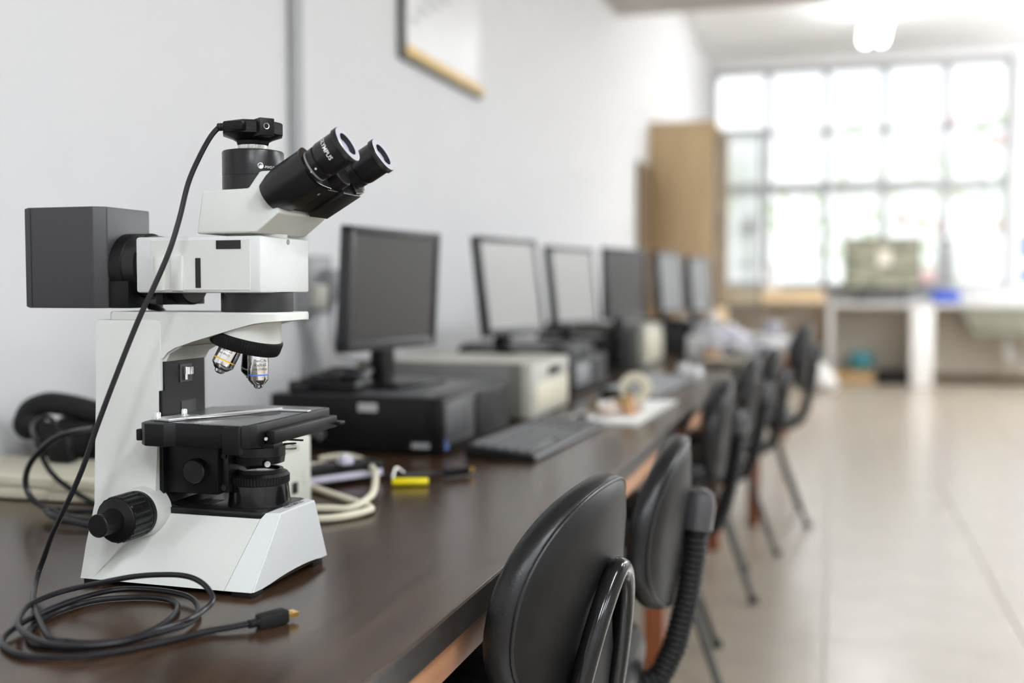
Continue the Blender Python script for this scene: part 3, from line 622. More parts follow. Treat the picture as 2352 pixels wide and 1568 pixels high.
solo('black_cord', B().tube([Vector(p) - Vector((-1.1, 1.38, .75)) for p in [(-1.02, 1.33, .897), (-1.078, 1.360, .887), (-1.125, 1.370, .871), (-1.170, 1.380, .838), (-1.184, 1.380, .807), (-1.176, 1.380, .781), (-1.152, 1.380, .766), (-1.104, 1.370, .757), (-1.045, 1.360, .755), (-1.00, 1.385, .755), (-1.01, 1.42, .756), (-1.06, 1.42, .757), (-1.12, 1.40, .757), (-1.140, 1.375, .765), (-1.10, 1.335, .765), (-1.03, 1.325, .757), (-1.0, 1.34, .756)]], .0046, 10), 'cable', 'looped black cord lying in front of the flat cream box', 'cord', (-1.1, 1.38, .75))
t = thing('plug_adapter', 'black plug with grey cord standing on the flat cream box', 'plug', (-1.305, 1.615, .7925))
part('plug_body', B().prism([(-.022, 0), (.022, .0), (.018, .040), (-.014, .058), (-.022, .05)], 1, -.013, .013, .003), 'black', t)
part('cord', B().tube([(-.01, 0, .052), (-.018, -.004, .075), (-.026, -.02, .080), (-.012, -.06, .070), (.04, -.115, .055), (.08, -.140, .020), (.11, -.150, .000), (.15, -.155, -.02), (.20, -.17, -.034)], .0042, 10), 'black', t)

t = thing('power_strip', 'black power strip with pale side, among cream cables by the microscope', 'power strip', (-.850, 1.765, .75), R(58))
part('strip_body', B().box((-.09, -.026, .003), (.09, .026, .036), .005), 'black', t)
part('side_stripe', B().box((-.085, -.0275, .010), (.085, -.0255, .022), .001), 'lilac', t)
part('end_stripe', B().box((.0895, -.02, .008), (.092, .02, .03), .001), 'lilac', t)
for k in range(3): part('socket', B().lathe((-.06 + k * .05, 0, .0355), (0, 0, 1), [(0, .017), (.0012, .017), (.0006, .013)], 20), 'darkgrey', t)
t = thing('cream_plug', 'cream mains plug lying beside the black power strip', 'plug', (-.890, 1.775, .75), R(15))
part('plug_body', B().box((-.035, -.016, .006), (.030, .016, .034), .006), 'cream', t)
part('plug_pin', B().cyl((-.050, .007, .019), (-.034, .007, .019), .0022, n=10), 'steel', t)
part('plug_pin', B().cyl((-.050, -.007, .019), (-.034, -.007, .019), .0022, n=10), 'steel', t)
t = thing('white_plug', 'small white plug block on the black power strip', 'plug', (-.825, 1.755, .7878), R(62))
part('plug_body', B().box((-.012, -.012, 0), (.012, .012, .014), .003), 'lilac', t)
part('plug_cap', B().box((-.007, -.007, .0135), (.007, .007, .019), .002), 'white_pl', t)
solo('cream_cable', B().tube([Vector(p) - Vector((-.8, 1.7, .75)) for p in [(-.96, 1.93, .765), (-.91, 1.935, .772), (-.84, 1.87, .776), (-.775, 1.77, .776), (-.728, 1.665, .772), (-.703, 1.59, .768), (-.715, 1.545, .757), (-.750, 1.535, .756), (-.775, 1.528, .756), (-.785, 1.505, .756), (-.77, 1.478, .756), (-.74, 1.458, .756), (-.705, 1.480, .756), (-.683, 1.530, .757), (-.690, 1.558, .757), (-.74, 1.60, .757), (-.80, 1.645, .757), (-.86, 1.69, .757), (-.92, 1.72, .757)]], .0060, 12), 'cream', 'looped cream cable on the table right of the power supply box', 'cable', (-.8, 1.7, .75))
t = thing('tagged_cord', 'thin black cord with bright yellow sleeve and black plug on table', 'cord', (-.72, 1.81, .75))
part('cord', B().tube([(-.09, .03, .004), (-.06, .035, .004), (-.03, .015, .010), (.02, .04, .012), (.05, .07, .010)], .0036, 8), 'cable', t)
part('yellow_sleeve', B().lathe((-.022, -.038, .0075), Vector((.062, .022, .0)), [(0, .005), (.003, .0070), (.060, .0070), (.064, .006)], 16), 'yellow_tag', t)['label'] = 'bright yellow sleeve'
part('tag_clip', B().tube([(-.022, -.036, .014), (-.026, -.01, .028), (-.02, .012, .016)], .0018, 8), 'steel', t)
part('plug_body', B().box((-.022, -.0085, 0), (.030, .0085, .015), .003, mtx=Matrix.Translation((.055, .078, .003)) @ Matrix.Rotation(R(50), 4, 'Z')), 'black', t)
part('plug_tip', B().box((.030, -.005, .004), (.040, .005, .012), .001, mtx=Matrix.Translation((.055, .078, .003)) @ Matrix.Rotation(R(50), 4, 'Z')), 'gold', t)

# ------------------------------------------------------------------ computers
def desktop(name, label, loc, dx, dy, h, case, face, lid, group='desktop computers on the table', slats=0, extra=None):
    """front looks along +x; loc = near front lower corner"""
    t = thing(name, label, 'computer', loc, 0, group)
    part('case', B().box((-dx, 0, .006), (-.03, dy, h), .003), case, t)
    part('front_bezel', B().box((-.031, -.001, .004), (0, dy + .001, h + .001), .006), face, t)
    part('lid', B().box((-dx + .004, .004, h - .0005), (-.034, dy - .004, h + .0025), .001), lid, t)
    for x in (-dx + .04, -.06):
        for y in (.03, dy - .03): part('foot', B().cyl((x, y, 0), (x, y, .007), .012, n=12), 'rubber', t)
    return t
pc = desktop('desktop_computer', 'black flat desktop computer with silver sticker, carrying the nearest monitor', (-.772, 2.118, .75), .40, .475, .120, 'pcblack', 'pcblack', 'pcgrey')
part('drive_panel', B().box((-.004, .015, .02), (.002, .20, .108), .002), 'pcgrey', pc)
part('inset_panel', B().box((.0008, .13, .03), (.0026, .165, .095), .001), 'pcgrey', pc)
for k in range(6): part('front_slat', B().box((-.004, .225, .012 + k * .0175), (.004, .468, .0245 + k * .0175), .002), 'pcblack', pc)
part('silver_sticker', B().box((-.192, -.0012, .088), (-.148, .0005, .106), .0004, seg=1), 'alu', pc)['label'] = 'silver sticker'
part('maker_badge', B().box((-.070, -.0010, .014), (-.030, .0005, .026), .0003, seg=1), 'grey_pl', pc)
part('blue_sticker', B().box((.0005, .010, .012), (.0016, .030, .034), .0003, seg=1), 'bluepaper', pc)['label'] = 'small blue sticker'
lettering('lettering', 'hp', .035, 'alu', lambda u, v: (-.285 + u, -.0010, .040 + v), pc)
pc2 = desktop('desktop_computer', 'grey beige desktop computer with cream front, behind the black one', (-.752, 2.745, .75), .50, .41, .150, 'beige_pc', 'beige_face', 'beige_face')
part('drive_bay', B().box((-.002, .17, .108), (.003, .30, .132), .002), 'black', pc2)
part('badge_panel', B().box((-.002, .05, .02), (.002, .40, .095), .002), 'cream', pc2)
part('olive_corner', B().box((-.060, -.0018, .008), (-.028, .0004, .148), .001), 'olive', pc2)
part('rear_corner', B().box((-.500, -.0018, .008), (-.455, .0004, .146), .001), 'olive', pc2)
for k in range(9): part('vent_slit', B().box((-.290 + k * .014, -.0014, .098), (-.282 + k * .014, .0004, .118)), 'olive', pc2)
pc3 = desktop('desktop_computer', 'low dark grey desktop computer between beige computer and second keyboard', (-.80, 3.42, .75), .46, .55, .110, 'darkgrey', 'pcblack', 'pcgrey')
part('drive_panel', B().box((-.002, .04, .03), (.003, .25, .095), .002), 'grey_pl', pc3)
for k in range(4): part('front_slat', B().box((-.002, .28, .02 + k * .022), (.003, .50, .034 + k * .022), .001), 'darkgrey', pc3)
t = solo('paper_tray', B().box((-.20, -.19, 0), (.20, .19, .035), .006).box((-.19, -.18, .034), (.17, .18, .044), .004), 'lilac', 'dark lilac flat tray on top of the low dark computer', 'tray', (-1.04, 3.74, .863))
t.data.materials[0] = M['darkgrey']
pc4 = desktop('desktop_computer', 'grey desktop computer with dark sides and pale front, middle of the row', (-.79, 4.79, .75), .50, .52, .185, 'olive', 'beige_face', 'beige_pc')
part('front_panel', B().box((-.003, .02, .02), (.003, .48, .165), .003), 'cream', pc4)
part('dark_side', B().box((-.46, -.003, .012), (-.06, .0005, .165), .001), 'darkgrey', pc4)
pc5 = desktop('desktop_computer', 'dark navy desktop computer with pale top farthest along the tables', (-.74, 6.0, .75), .50, .60, .165, 'darkgrey', 'pcblack', 'beige_pc')
part('drive_panel', B().box((-.002, .08, .04), (.003, .30, .14), .002), 'darkgrey', pc5)
part('front_grille', B().box((-.002, .34, .03), (.003, .56, .14), .002), 'grey_pl', pc5)

def monitor(Lp, Rp, zb, H, tilt, base_z, screen, label, bez=.017, bezm='darkgrey', fat=.045, stand=True):
    Lv, Rv = Vector(Lp), Vector(Rp); W = (Rv - Lv).length; c = (Lv + Rv) / 2; rz = math.atan2(Rv.y - Lv.y, Rv.x - Lv.x)
    t = thing('computer_monitor', label, 'monitor', (c.x, c.y, base_z), rz, 'monitors along the white wall')
    z0 = zb - base_z; T = Matrix.Translation((0, 0, z0 + H / 2)) @ Matrix.Rotation(-tilt, 4, 'X')
    def add(n, b, m): return part(n, b.xf(T), m, t)
    h = H / 2; w2 = W / 2
    add('bezel', B().box((-w2, -.008, h - bez), (w2, .022, h), .003).box((-w2, -.008, -h), (w2, .022, -h + bez * 1.35), .003).box((-w2, -.008, -h), (-w2 + bez, .022, h), .003).box((w2 - bez, -.008, -h), (w2, .022, h), .003), bezm)
    add('screen', B().box((-w2 + bez - .002, -.003, -h + bez), (w2 - bez + .002, .010, h - bez + .002)), screen)
    add('back_cover', B().hull([(x, .018, z) for x in (-w2 + .004, w2 - .004) for z in (-h + .004, h - .004)] + [(x, .018 + fat, z) for x in (-w2 * .55, w2 * .55) for z in (-h * .6, h * .5)], .003), bezm)
    add('power_button', B().box((w2 - .05, -.0095, -h + .006), (w2 - .035, -.0075, -h + .014), .001), 'grey_pl')
    part('neck', B().box((-.030, .016, .008), (.030, .050, z0 + H * .35), .006), 'pcblack', t)
    part('stand_base', B().box((-.115, -.075, 0), (.115, .105, .012), .005), 'pcblack', t)
    return t
monitor((-1.012, 2.165), (-.951, 2.559), .958, .278, R(-3.5), .8725, 'screen_off', 'black monitor with dark screen on the black computer, nearest of the row')
monitor((-.992, 3.055), (-.915, 3.425), .955, .300, R(7), .9025, 'screen_grey', 'monitor with pale grey screen standing on the grey beige computer')
monitor((-.980, 3.845), (-.898, 4.215), .955, .300, R(6), .909, 'screen_grey', 'monitor with pale grey screen, third in the row')
monitor((-.905, 4.450), (-.790, 4.760), .968, .300, R(1), .750, 'screen_off', 'monitor with dark screen and shiny lower edge, in front of cabinet')
monitor((-.785, 5.12), (-.725, 5.50), .975, .300, R(4), .9375, 'screen_mid', 'slim monitor seen almost edge-on on the computer with pale front')
monitor((-.722, 5.78), (-.655, 6.15), .960, .310, R(4), .9175, 'screen_mid', 'farthest slim monitor of the row, seen almost edge-on')

def keyboard(A, Bq, depth, label, km='darkgrey', group='black keyboards on the table'):
    """A near-left corner, Bq near-right corner of the long front edge; depth goes to the left of A->B"""
    A, Bq = Vector(A), Vector(Bq); L = (Bq - A).length; rz = math.atan2(Bq.y - A.y, Bq.x - A.x)
    t = thing('keyboard', label, 'keyboard', (A.x, A.y, .75), rz, group)
    part('keyboard_body', B().prism([(0, .002), (depth, .002), (depth, .026), (depth * .97, .028), (.006, .013), (0, .010)], 0, 0, L, .002), 'pcblack', t)
    part('front_strip', B().box((.008, -.002, .003), (L - .008, .004, .0115), .002), 'grey_pl', t)
    km_ = B().hull([(x, y, 0) for x in (-.0085, .0085) for y in (-.0085, .0085)] + [(x, y, .007) for x in (-.0062, .0062) for y in (-.006, .0065)]).mesh('key', M[km])
    kw = B().hull([(x, y, 0) for x in (-.055, .055) for y in (-.0085, .0085)] + [(x, y, .007) for x in (-.052, .052) for y in (-.006, .0065)]).mesh('space_key', M[km])
    cols = int((L - .03) / .0195); rows = 6
    for r_ in range(rows):
        y = .018 + r_ * (depth - .03) / (rows - 1) * .97; z = .013 + .0145 * y / depth
        for c_ in range(cols):
            if c_ in (int(cols * .68), int(cols * .84)): continue
            if r_ == 0 and 4 <= c_ <= 9:
                if c_ == 6: k = bpy.data.objects.new('space_key', kw)
                else: continue
            else: k = bpy.data.objects.new('key', km_)
            COL.objects.link(k); k.parent = t; k.location = (.022 + c_ * .0195, y, z - .001)
    return t
keyboard((-.571, 2.100), (-.548, 2.690), .150, 'black keyboard lying on the table, nearest of the two', 'pcgrey')
keyboard((-.535, 3.39), (-.500, 4.13), .165, 'grey and black keyboard beyond the white tray', 'grey_pl')

# cable heap and small adapter on the black computer
t = thing('cable_heap', 'heap of black cables on the back of the black computer', 'cables', (-1.06, 2.20, .8725))
for k in range(5):
    pts = []
    for i in range(9):
        a_ = i / 8 * 2 * PI + k * 1.3
        pts.append((.055 * math.cos(a_) + .018 * k - .04, .075 * math.sin(a_) + random.uniform(-.02, .02), .007 + .007 * k + .010 * abs(math.sin(a_ * 1.5 + k))))
    part('cord', B().tube(pts, .0055, 8, 4), 'cable', t)
part('adapter', B().box((-.075, -.072, .0), (.085, -.005, .026), .005), 'pcblack', t)
solo('screen_lead', B().tube([(0, 0, 0), (.02, .10, -.06), (.0, .18, -.10), (-.05, .24, -.115)], .0045, 8), 'grey_pl', 'thin grey lead running from nearest monitor towards the wall', 'cord', (-1.06, 2.33, .99))

# conduit on the wall
t = thing('wall_conduit', 'grey vertical cable conduit on the white wall behind microscope', 'conduit', (WX, 2.862, 0))
part('conduit_channel', B().box((0, -.032, 1.17), (.024, .026, ZC), .003), 'conduit', t)
part('conduit_bead', B().box((0, .0265, 1.17), (.010, .060, ZC), .003), 'white_pl', t)
part('lower_pipe', B().tube([(.012, .0, 1.16), (.014, .03, 1.02), (.016, .055, .93), (.02, .06, .80)], .012, 10, 4), 'conduit', t)
t = thing('outlet_box', 'grey wall outlet box with plugged adapters at the foot of the conduit', 'outlet', (WX, 2.93, 1.11))
part('box_body', B().box((0, -.08, -.085), (.05, .08, .085), .006), 'grey_pl', t)
part('adapter', B().box((.05, .0, -.05), (.10, .07, .045), .008), 'grey_pl', t)
part('adapter', B().box((.05, -.07, -.07), (.08, -.01, .0), .006), 'beige_face', t)
part('hanging_lead', B().tube([(.07, .04, -.05), (.06, .05, -.12), (.05, .11, -.21), (.07, .22, -.245)], .007, 8), 'conduit', t)
part('hanging_lead', B().tube([(.06, -.04, -.07), (.05, -.05, -.14), (.05, -.02, -.24), (.05, .0, -.30)], .008, 8), 'conduit', t)

# white board with wooden ledge
t = thing('wall_board', 'framed white board with yellow wooden bottom ledge, high on wall', 'board', (WX, 4.11, 1.955))
part('board_sheet', B().box((0, -.44, .0), (.018, .445, .75)), 'board', t)
part('side_frame', B().box((0, -.460, -.018), (.030, -.438, .77), .003), 'boardframe', t)
part('side_frame', B().box((0, .443, -.018), (.022, .452, .77), .003), 'board', t)
part('top_frame', B().box((0, -.46, .75), (.03, .452, .77), .003), 'boardframe', t)
part('bottom_ledge', B().box((0, -.445, -.020), (.034, .448, .016), .004), 'ledge', t)
part('bottom_frame', B().box((0, -.455, -.034), (.026, .45, -.019), .003), 'boardframe', t)
for k in range(4): part('printed_line', B().box((.0182, -.36 + k * .05, .12 + k * .05), (.0186, -.30 + k * .11, .132 + k * .05)), 'grey_pl', t)

# ------------------------------------------------------------------ tray with small pieces
t = thing('white_tray', 'flat cream white board lying on table edge beside keyboard', 'tray', (-.56, 3.02, .75), R(-2))
part('board', B().box((-.105, -.295, 0), (.100, .295, .007), .002), 'paper', t)
part('raised_rim', B().box((.094, -.29, .0068), (.100, .29, .0095), .001).box((-.105, -.295, .0068), (.100, -.289, .0095), .001), 'cream', t)
TZ = .7595
t = thing('tape_roll', 'cream ring standing upright on the white board', 'ring', (-.515, 2.955, TZ))
part('roll', B().lathe((0, -.006, .066), (0, 1, 0), [(0, .018), (0, .044), (.012, .044), (.012, .018), (0, .018)], 36, cap=False), 'cream', t)
part('roll_core', B().lathe((0, -.007, .066), (0, 1, 0), [(0, .0175), (.014, .0175), (.014, .013), (0, .013), (0, .0175)], 28, cap=False), 'olive', t)
part('roll_stand', B().box((-.022, -.014, 0), (.022, .014, .024), .003), 'pink', t)
t = thing('wooden_peg', 'orange brown peg shaped piece standing before the cream ring', 'peg', (-.520, 2.885, TZ))
part('peg_body', B().lathe((0, 0, 0), (0, 0, 1), [(0, .017), (.012, .020), (.028, .015), (.040, .011), (.050, .014), (.060, .006)], 18), 'orange', t)
part('peg_cap', B().sphere((0, 0, .063), .011), 'olive', t)
t = thing('pale_lump', 'pinkish pale clustered piece on the white board', 'piece', (-.575, 2.85, TZ))
part('lump_body', B().sphere((0, 0, .016), .026, 1.1, 1.2, .62).sphere((.02, .03, .014), .018, 1, 1, .8), 'pink', t)
part('lump_top', B().sphere((-.012, -.01, .031), .010).sphere((.012, .012, .030), .008), 'paper', t)
t = thing('wire_coil', 'small orange wire coil among pieces on the white board', 'coil', (-.565, 2.955, TZ))
part('coil', B().tube([(.020 * math.cos(k * .9), .026 * math.sin(k * .9), .004 + .0010 * k) for k in range(26)], .0035, 8, 3), 'orange', t)
part('coil_end', B().box((.01, -.01, .02), (.03, .005, .034), .003), 'yellow_tag', t)
t = thing('dark_clip', 'dark reddish clip piece left on the white board', 'clip', (-.620, 2.90, TZ))
part('clip_body', B().box((-.018, -.03, 0), (.018, .03, .020), .005), 'brown', t)
part('clip_arm', B().tube([(0, -.02, .018), (0, 0, .045), (0, .025, .02)], .005, 8), 'brown', t)
t = thing('clear_lid', 'shiny clear plastic cap at near corner of the white board', 'cap', (-.615, 2.76, TZ))
part('cap_body', B().lathe((0, 0, 0), (0, 0, 1), [(0, .024), (.014, .024), (.020, .016), (.022, .004)], 24), 'chrome', t)
part('cap_rim', B().lathe((0, 0, 0), (0, 0, 1), [(0, .027), (.003, .027)], 24), 'white_pl', t)

# clutter further along the table
t = thing('spray_bottle', 'clear bottle with orange base standing beyond second keyboard', 'bottle', (-.55, 5.25, .75))
part('bottle_body', B().lathe((0, 0, .05), (0, 0, 1), [(0, .034), (.09, .034), (.12, .014), (.15, .013)], 24), 'clear', t)
part('bottle_base', B().lathe((0, 0, 0), (0, 0, 1), [(0, .040), (.055, .042), (.06, .036)], 24), 'orange', t)
part('bottle_cap', B().cyl((0, 0, .198), (0, 0, .235), .016, n=16), 'paper', t)
t = thing('cream_dish', 'shallow cream dish at the table edge beyond second keyboard', 'dish', (-.46, 4.96, .75))
part('dish_body', B().lathe((0, 0, 0), (0, 0, 1), [(0, .05), (.01, .085), (.03, .10), (.03, .094), (.012, .08), (.004, .045)], 28), 'cream', t)
part('dish_content', B().sphere((-.02, 0, .016), .05, 1.1, 1, .35), 'pink', t)
for k, (x, y, h, lb) in enumerate(((-.53, 4.45, .05, 'white computer mouse beyond second keyboard'), (-.60, 4.62, .055, 'second white computer mouse beside the pale front computer'))):
    t = thing('computer_mouse', lb, 'mouse', (x, y, .75))
    part('mouse_body', B().hull([(.032 * math.cos(a * PI / 8) * math.cos(e * PI / 10), .052 * math.sin(a * PI / 8) * math.cos(e * PI / 10), .034 * math.sin(e * PI / 10)) for a in range(16) for e in range(6)]), 'white_pl', t)
    part('mouse_wheel', B().cyl((-.004, -.03, .026), (.004, -.03, .026), .007, n=12), 'grey_pl', t)
cl = [(-.62, 5.6, .10, 'paper'), (-.50, 5.82, .06, 'lilac'), (-.68, 6.9, .13, 'white_pl'), (-.50, 6.2, .07, 'lilac'), (-.42, 5.5, .05, 'white_pl'), (-.86, 7.05, .11, 'lilac'), (-.42, 6.7, .06, 'white_pl'), (-.34, 6.0, .04, 'lilac'), (-.42, 8.2, .09, 'lilac'), (-.82, 7.5, .15, 'grey_pl'), (-.95, 8.0, .14, 'white_pl')]
names = ['white carton beside the clear bottle', 'pale lilac tub behind the clear bottle', 'tall white carton right of the farthest computer', 'pale lilac bowl in the middle of the far clutter', 'small white tub near the edge before the lilac bowls', 'pale lilac jar behind the white carton', 'low white tub between the lilac containers', 'flat pale lilac tub at the edge of the far table', 'pale lilac jar at the far end of the second table', 'grey box behind the clutter below the cabinet', 'white box at the wall below the cabinet']
for (x, y, h, m), lb in zip(cl, names):
    isb = 'carton' in lb or 'box' in lb
    t = thing('carton' if isb else 'tub', lb, 'carton' if isb else 'container', (x, y, .75), random.uniform(-.3, .3), 'clutter on the second table')
    if isb:
        part('carton_body', B().box((-.09, -.08, 0), (.09, .08, h), .004), m, t); part('carton_flap', B().box((-.088, -.078, h), (.0, .078, h + .004), .001), m, t)
    else:
        part('tub_body', B().lathe((0, 0, 0), (0, 0, 1), [(0, .05), (h * .9, .075), (h, .07)], 24), m, t); part('tub_lid', B().lathe((0, 0, h), (0, 0, 1), [(0, .076), (.008, .076), (.012, .06)], 24), 'white_pl', t)
for (x, y, rz_, lb) in ((-.43, 7.35, .1, 'white sheet of paper lying at the far table edge'), (-.62, 7.85, .3, 'white sheet of paper further in on the far table')):
    t = solo('paper_sheet', B().box((-.15, -.21, 0), (.15, .21, .012), .002).box((-.14, -.20, .012), (.145, .205, .016), .001), 'paper', lb, 'paper', (x, y, .751), rz_)
t = solo('crumpled_bag', B().sphere((0, 0, .05), .10, 1.1, 1.3, .62).sphere((.06, .1, .04), .07, 1, 1, .7).sphere((-.05, -.09, .05), .06, 1, 1, .9), 'lilac', 'crumpled pale plastic bag on the second table', 'bag', (-.58, 6.55, .752))

# ------------------------------------------------------------------ cabinet, dark strip, glass door
CY = 9.17
t = thing('wooden_cabinet', 'tall light oak cabinet standing side-on against the wall', 'cabinet', (-1.22, CY, 0))
part('side_panel', B().box((-.275, 0, .04), (.270, .022, 2.46), .002), 'cab', t)
part('side_panel', B().box((-.275, 1.23, .04), (.270, 1.252, 2.46), .002), 'cab', t)
part('top_panel', B().box((-.275, 0, 2.46), (.275, 1.252, 2.485), .002), 'cab', t)
part('back_panel', B().box((-.275, .02, .04), (-.265, 1.23, 2.46)), 'cab', t)
part('plinth', B().box((-.26, .01, 0), (.25, 1.24, .05), .002), 'brown', t)
for z in (.45, .9, 1.35, 1.8): part('shelf', B().box((-.265, .022, z), (.24, 1.23, z + .02), .001), 'cab', t)
part('lower_door', B().box((.252, .625, .06), (.272, 1.24, .92), .002), 'cab', t)
part('lower_door', B().box((.252, .012, .06), (.272, .620, .92), .002), 'cab', t)
d = part('glass_door', B().box((.275, .010, .94), (.300, .030, 2.40), .002).box((.63, .010, .94), (.655, .030, 2.40), .002).box((.275, .010, 2.375), (.655, .030, 2.40), .002).box((.275, .010, .94), (.655, .030, .965), .002), 'grey_pl', t)
gp = mat('greyish_door_glass', (.80, .82, .80), .3, trans=.85, ior=1.05, spec=.3)
part('door_pane', B().box((.298, .016, .963), (.632, .022, 2.378)), gp, d)
part('door_handle', B().tube([(.60, .008, 1.55), (.60, -.02, 1.55), (.60, -.02, 1.70), (.60, .008, 1.70)], .006, 8, 1), 'steel', d)
t = solo('dark_strip', B().box((-.012, -.30, 0), (.012, .30, 2.10), .003).box((.012, -.28, .04), (.016, .28, 2.06), .002), 'brown', 'dark brown narrow upright strip against wall beside the oak cabinet', 'board', (-1.478, 8.85, 0))  # narrow dark brown strip standing upright next to the cabinet
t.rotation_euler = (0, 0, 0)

# ------------------------------------------------------------------ far bench, counter, sink
t = thing('wood_bench', 'pale wooden bench under the window, left of the stone counter', 'bench', (-.62, 13.12, 0))
part('bench_top', B().box((-.80, -.30, 1.02), (.54, .42, 1.075), .004), 'bench_wood', t)
part('front_rail', B().box((-.80, -.285, .93), (.54, -.26, 1.02), .003), 'bench_wood', t)
for x in (-.74, .48):
    for y in (-.25, .36): part('leg', B().box((x - .03, y - .03, 0), (x + .03, y + .03, 1.02), .003), 'brown', t)
t = thing('stone_counter', 'pale stone counter on white pillars along the window wall', 'counter', (1.9, 13.2, 0))
part('slab', B().box((-1.97, -.32, .885), (2.6, .38, .935), .004), 'counter', t)
part('end_panel', B().box((-1.95, -.30, 0), (-1.89, .36, .885), .004), 'counter', t)
for x in (-.93, 2.3): part('pillar', B().box((x - .115, -.31, 0), (x + .115, .36, .885), .006), 'pillar', t)
part('backsplash', B().box((-.62, .345, .935), (2.6, .39, 1.11), .004), 'counter', t)
t = thing('sink_basin', 'olive grey sink basin hanging below the counter', 'sink', (1.86, 13.18, .884))
part('basin', B().hull([(x, y, 0) for x in (-.50, .50) for y in (-.27, .27)] + [(x, y, -.34) for x in (-.34, .40) for y in (-.20, .20)], .03), 'sink', t)
part('drain_pipe', B().tube([(.02, 0, -.33), (.02, 0, -.52), (.06, .05, -.58), (.12, .2, -.52), (.12, .38, -.50)], .032, 10, 3), 'white_pl', t)
t = thing('flat_television', 'flat screen showing a green beige picture on the stone counter', 'television', (.535, 13.08, .935))
part('tv_bezel', B().box((-.415, -.012, .155), (.415, .012, .735), .006).box((-.32, .01, .22), (.32, .05, .62), .01), 'pcblack', t)
part('tv_screen', B().box((-.402, -.0145, .170), (.402, -.011, .722)), 'tv', t)
part('lit_window_in_picture', B().box((-.04, -.0155, .42), (.10, -.0143, .60)), mat('pale_picture_patch', (.62, .58, .50), .4, emit=.10), t)
for x in (-.24, .25): part('tv_foot', B().box((x - .03, -.11, 0), (x + .03, .11, .012), .003).box((x - .015, -.012, .01), (x + .015, .012, .16), .003), 'darkgrey', t)
solo('desk_printer', B().box((-.30, -.06, 0), (.30, .22, .09), .012).box((-.26, -.04, .09), (.26, .18, .115), .01), 'lilac', 'flat pale grey machine on the counter below the flat screen', 'machine', (.53, 13.0, .935))
bpy.data.objects['desk_printer'].location = (.53, 13.33, .935)
bpy.data.objects['desk_printer'].data.materials[0] = M['grey_pl']
t = thing('stirrer_column', 'grey column device with bright blue base on the counter', 'device', (1.22, 13.16, .935))
part('device_base', B().box((-.15, -.11, 0), (.15, .11, .13), .015), 'bluebase', t)
part('device_column', B().box((-.10, -.06, .13), (.10, .06, .66), .01), 'conduit', t)
part('device_panel', B().box((-.05, -.064, .20), (.06, -.059, .60), .002), 'grey_pl', t)
part('device_top', B().cyl((0, 0, .66), (0, 0, .72), .05, n=20), 'darkgrey', t)
t = thing('lab_stand', 'dark clamp stand on the wooden bench before the window', 'stand', (-.93, 13.0, 1.075))
part('stand_rod', B().cyl((0, 0, 0), (0, 0, .95), .014, n=12), 'grey_pl', t)
part('stand_foot', B().box((-.14, -.09, 0), (.14, .09, .02), .004), 'darkgrey', t)
part('clamp_arm', B().box((-.10, -.03, .68), (.06, .03, .80), .01).box((-.04, -.02, .55), (.02, .02, .70), .01), 'grey_pl', t)
part('clamp_cross', B().box((-.12, -.015, .28), (.04, .015, .32), .004), 'olive', t)
solo('white_jar', B().lathe((0, 0, 0), (0, 0, 1), [(0, .09), (.20, .09), (.25, .05), (.27, .05)], 20).lathe((0, 0, .27), (0, 0, 1), [(0, .055), (.03, .055)], 20), 'white_pl', 'white jar on the wooden bench beside the clamp stand', 'jar', (-.68, 12.95, 1.075))
solo('dark_case', B().box((-.14, -.1, 0), (.14, .1, .07), .01).box((-.05, -.11, .02), (.05, -.095, .05), .004), 'brown', 'low brown case at the left end of the wooden bench', 'case', (-1.22, 12.95, 1.075))
t = thing('teal_tub', 'round teal tub on the brown carton under the counter', 'tub', (.33, 13.3, .135))
part('tub_body', B().lathe((0, 0, 0), (0, 0, 1), [(0, .09), (.08, .15), (.16, .15), (.22, .09)], 24), 'teal', t)
part('tub_lid', B().lathe((0, 0, .22), (0, 0, 1), [(0, .09), (.02, .08)], 24), 'teal', t)
cardb = mat('brown_cardboard', (.42, .27, .13), .7, noise=.08, scale=10)
solo('cardboard_box', B().box((-.22, -.16, 0), (.22, .16, .125), .004).box((-.21, -.15, .125), (-.01, .15, .130), .001).box((.01, -.15, .125), (.21, .15, .130), .001), cardb, 'low brown carton on floor under the counter', 'carton', (.25, 13.3, .002))
solo('dark_box', B().box((-.20, -.14, 0), (.20, .14, .15), .006).box((-.06, -.146, .09), (.06, -.139, .12), .003), 'pcblack', 'low black box on floor beside the middle pillar', 'box', (.70, 13.3, .002))
solo('white_sack', B().sphere((0, 0, .13), .15, 1, 1, .95).sphere((.05, -.05, .10), .12, 1, 1, .8).sphere((-.03, .02, .26), .07, 1, 1, 1.1), 'counter', 'whitish sack on floor at left end of the counter', 'sack', (-.10, 12.0, -.008))
t = thing('wall_poster', 'blue and white poster on wall right of the window', 'poster', (2.16, FY - .004, 1.45))
part('poster_sheet', B().box((-.13, -.006, -.35), (.25, 0, .35)), 'paper', t)
for z0_, z1_ in ((-.02, .26), (-.30, -.12)): part('printed_block', B().box((-.10, -.0075, z0_), (.22, -.0055, z1_)), 'bluepaper', t)

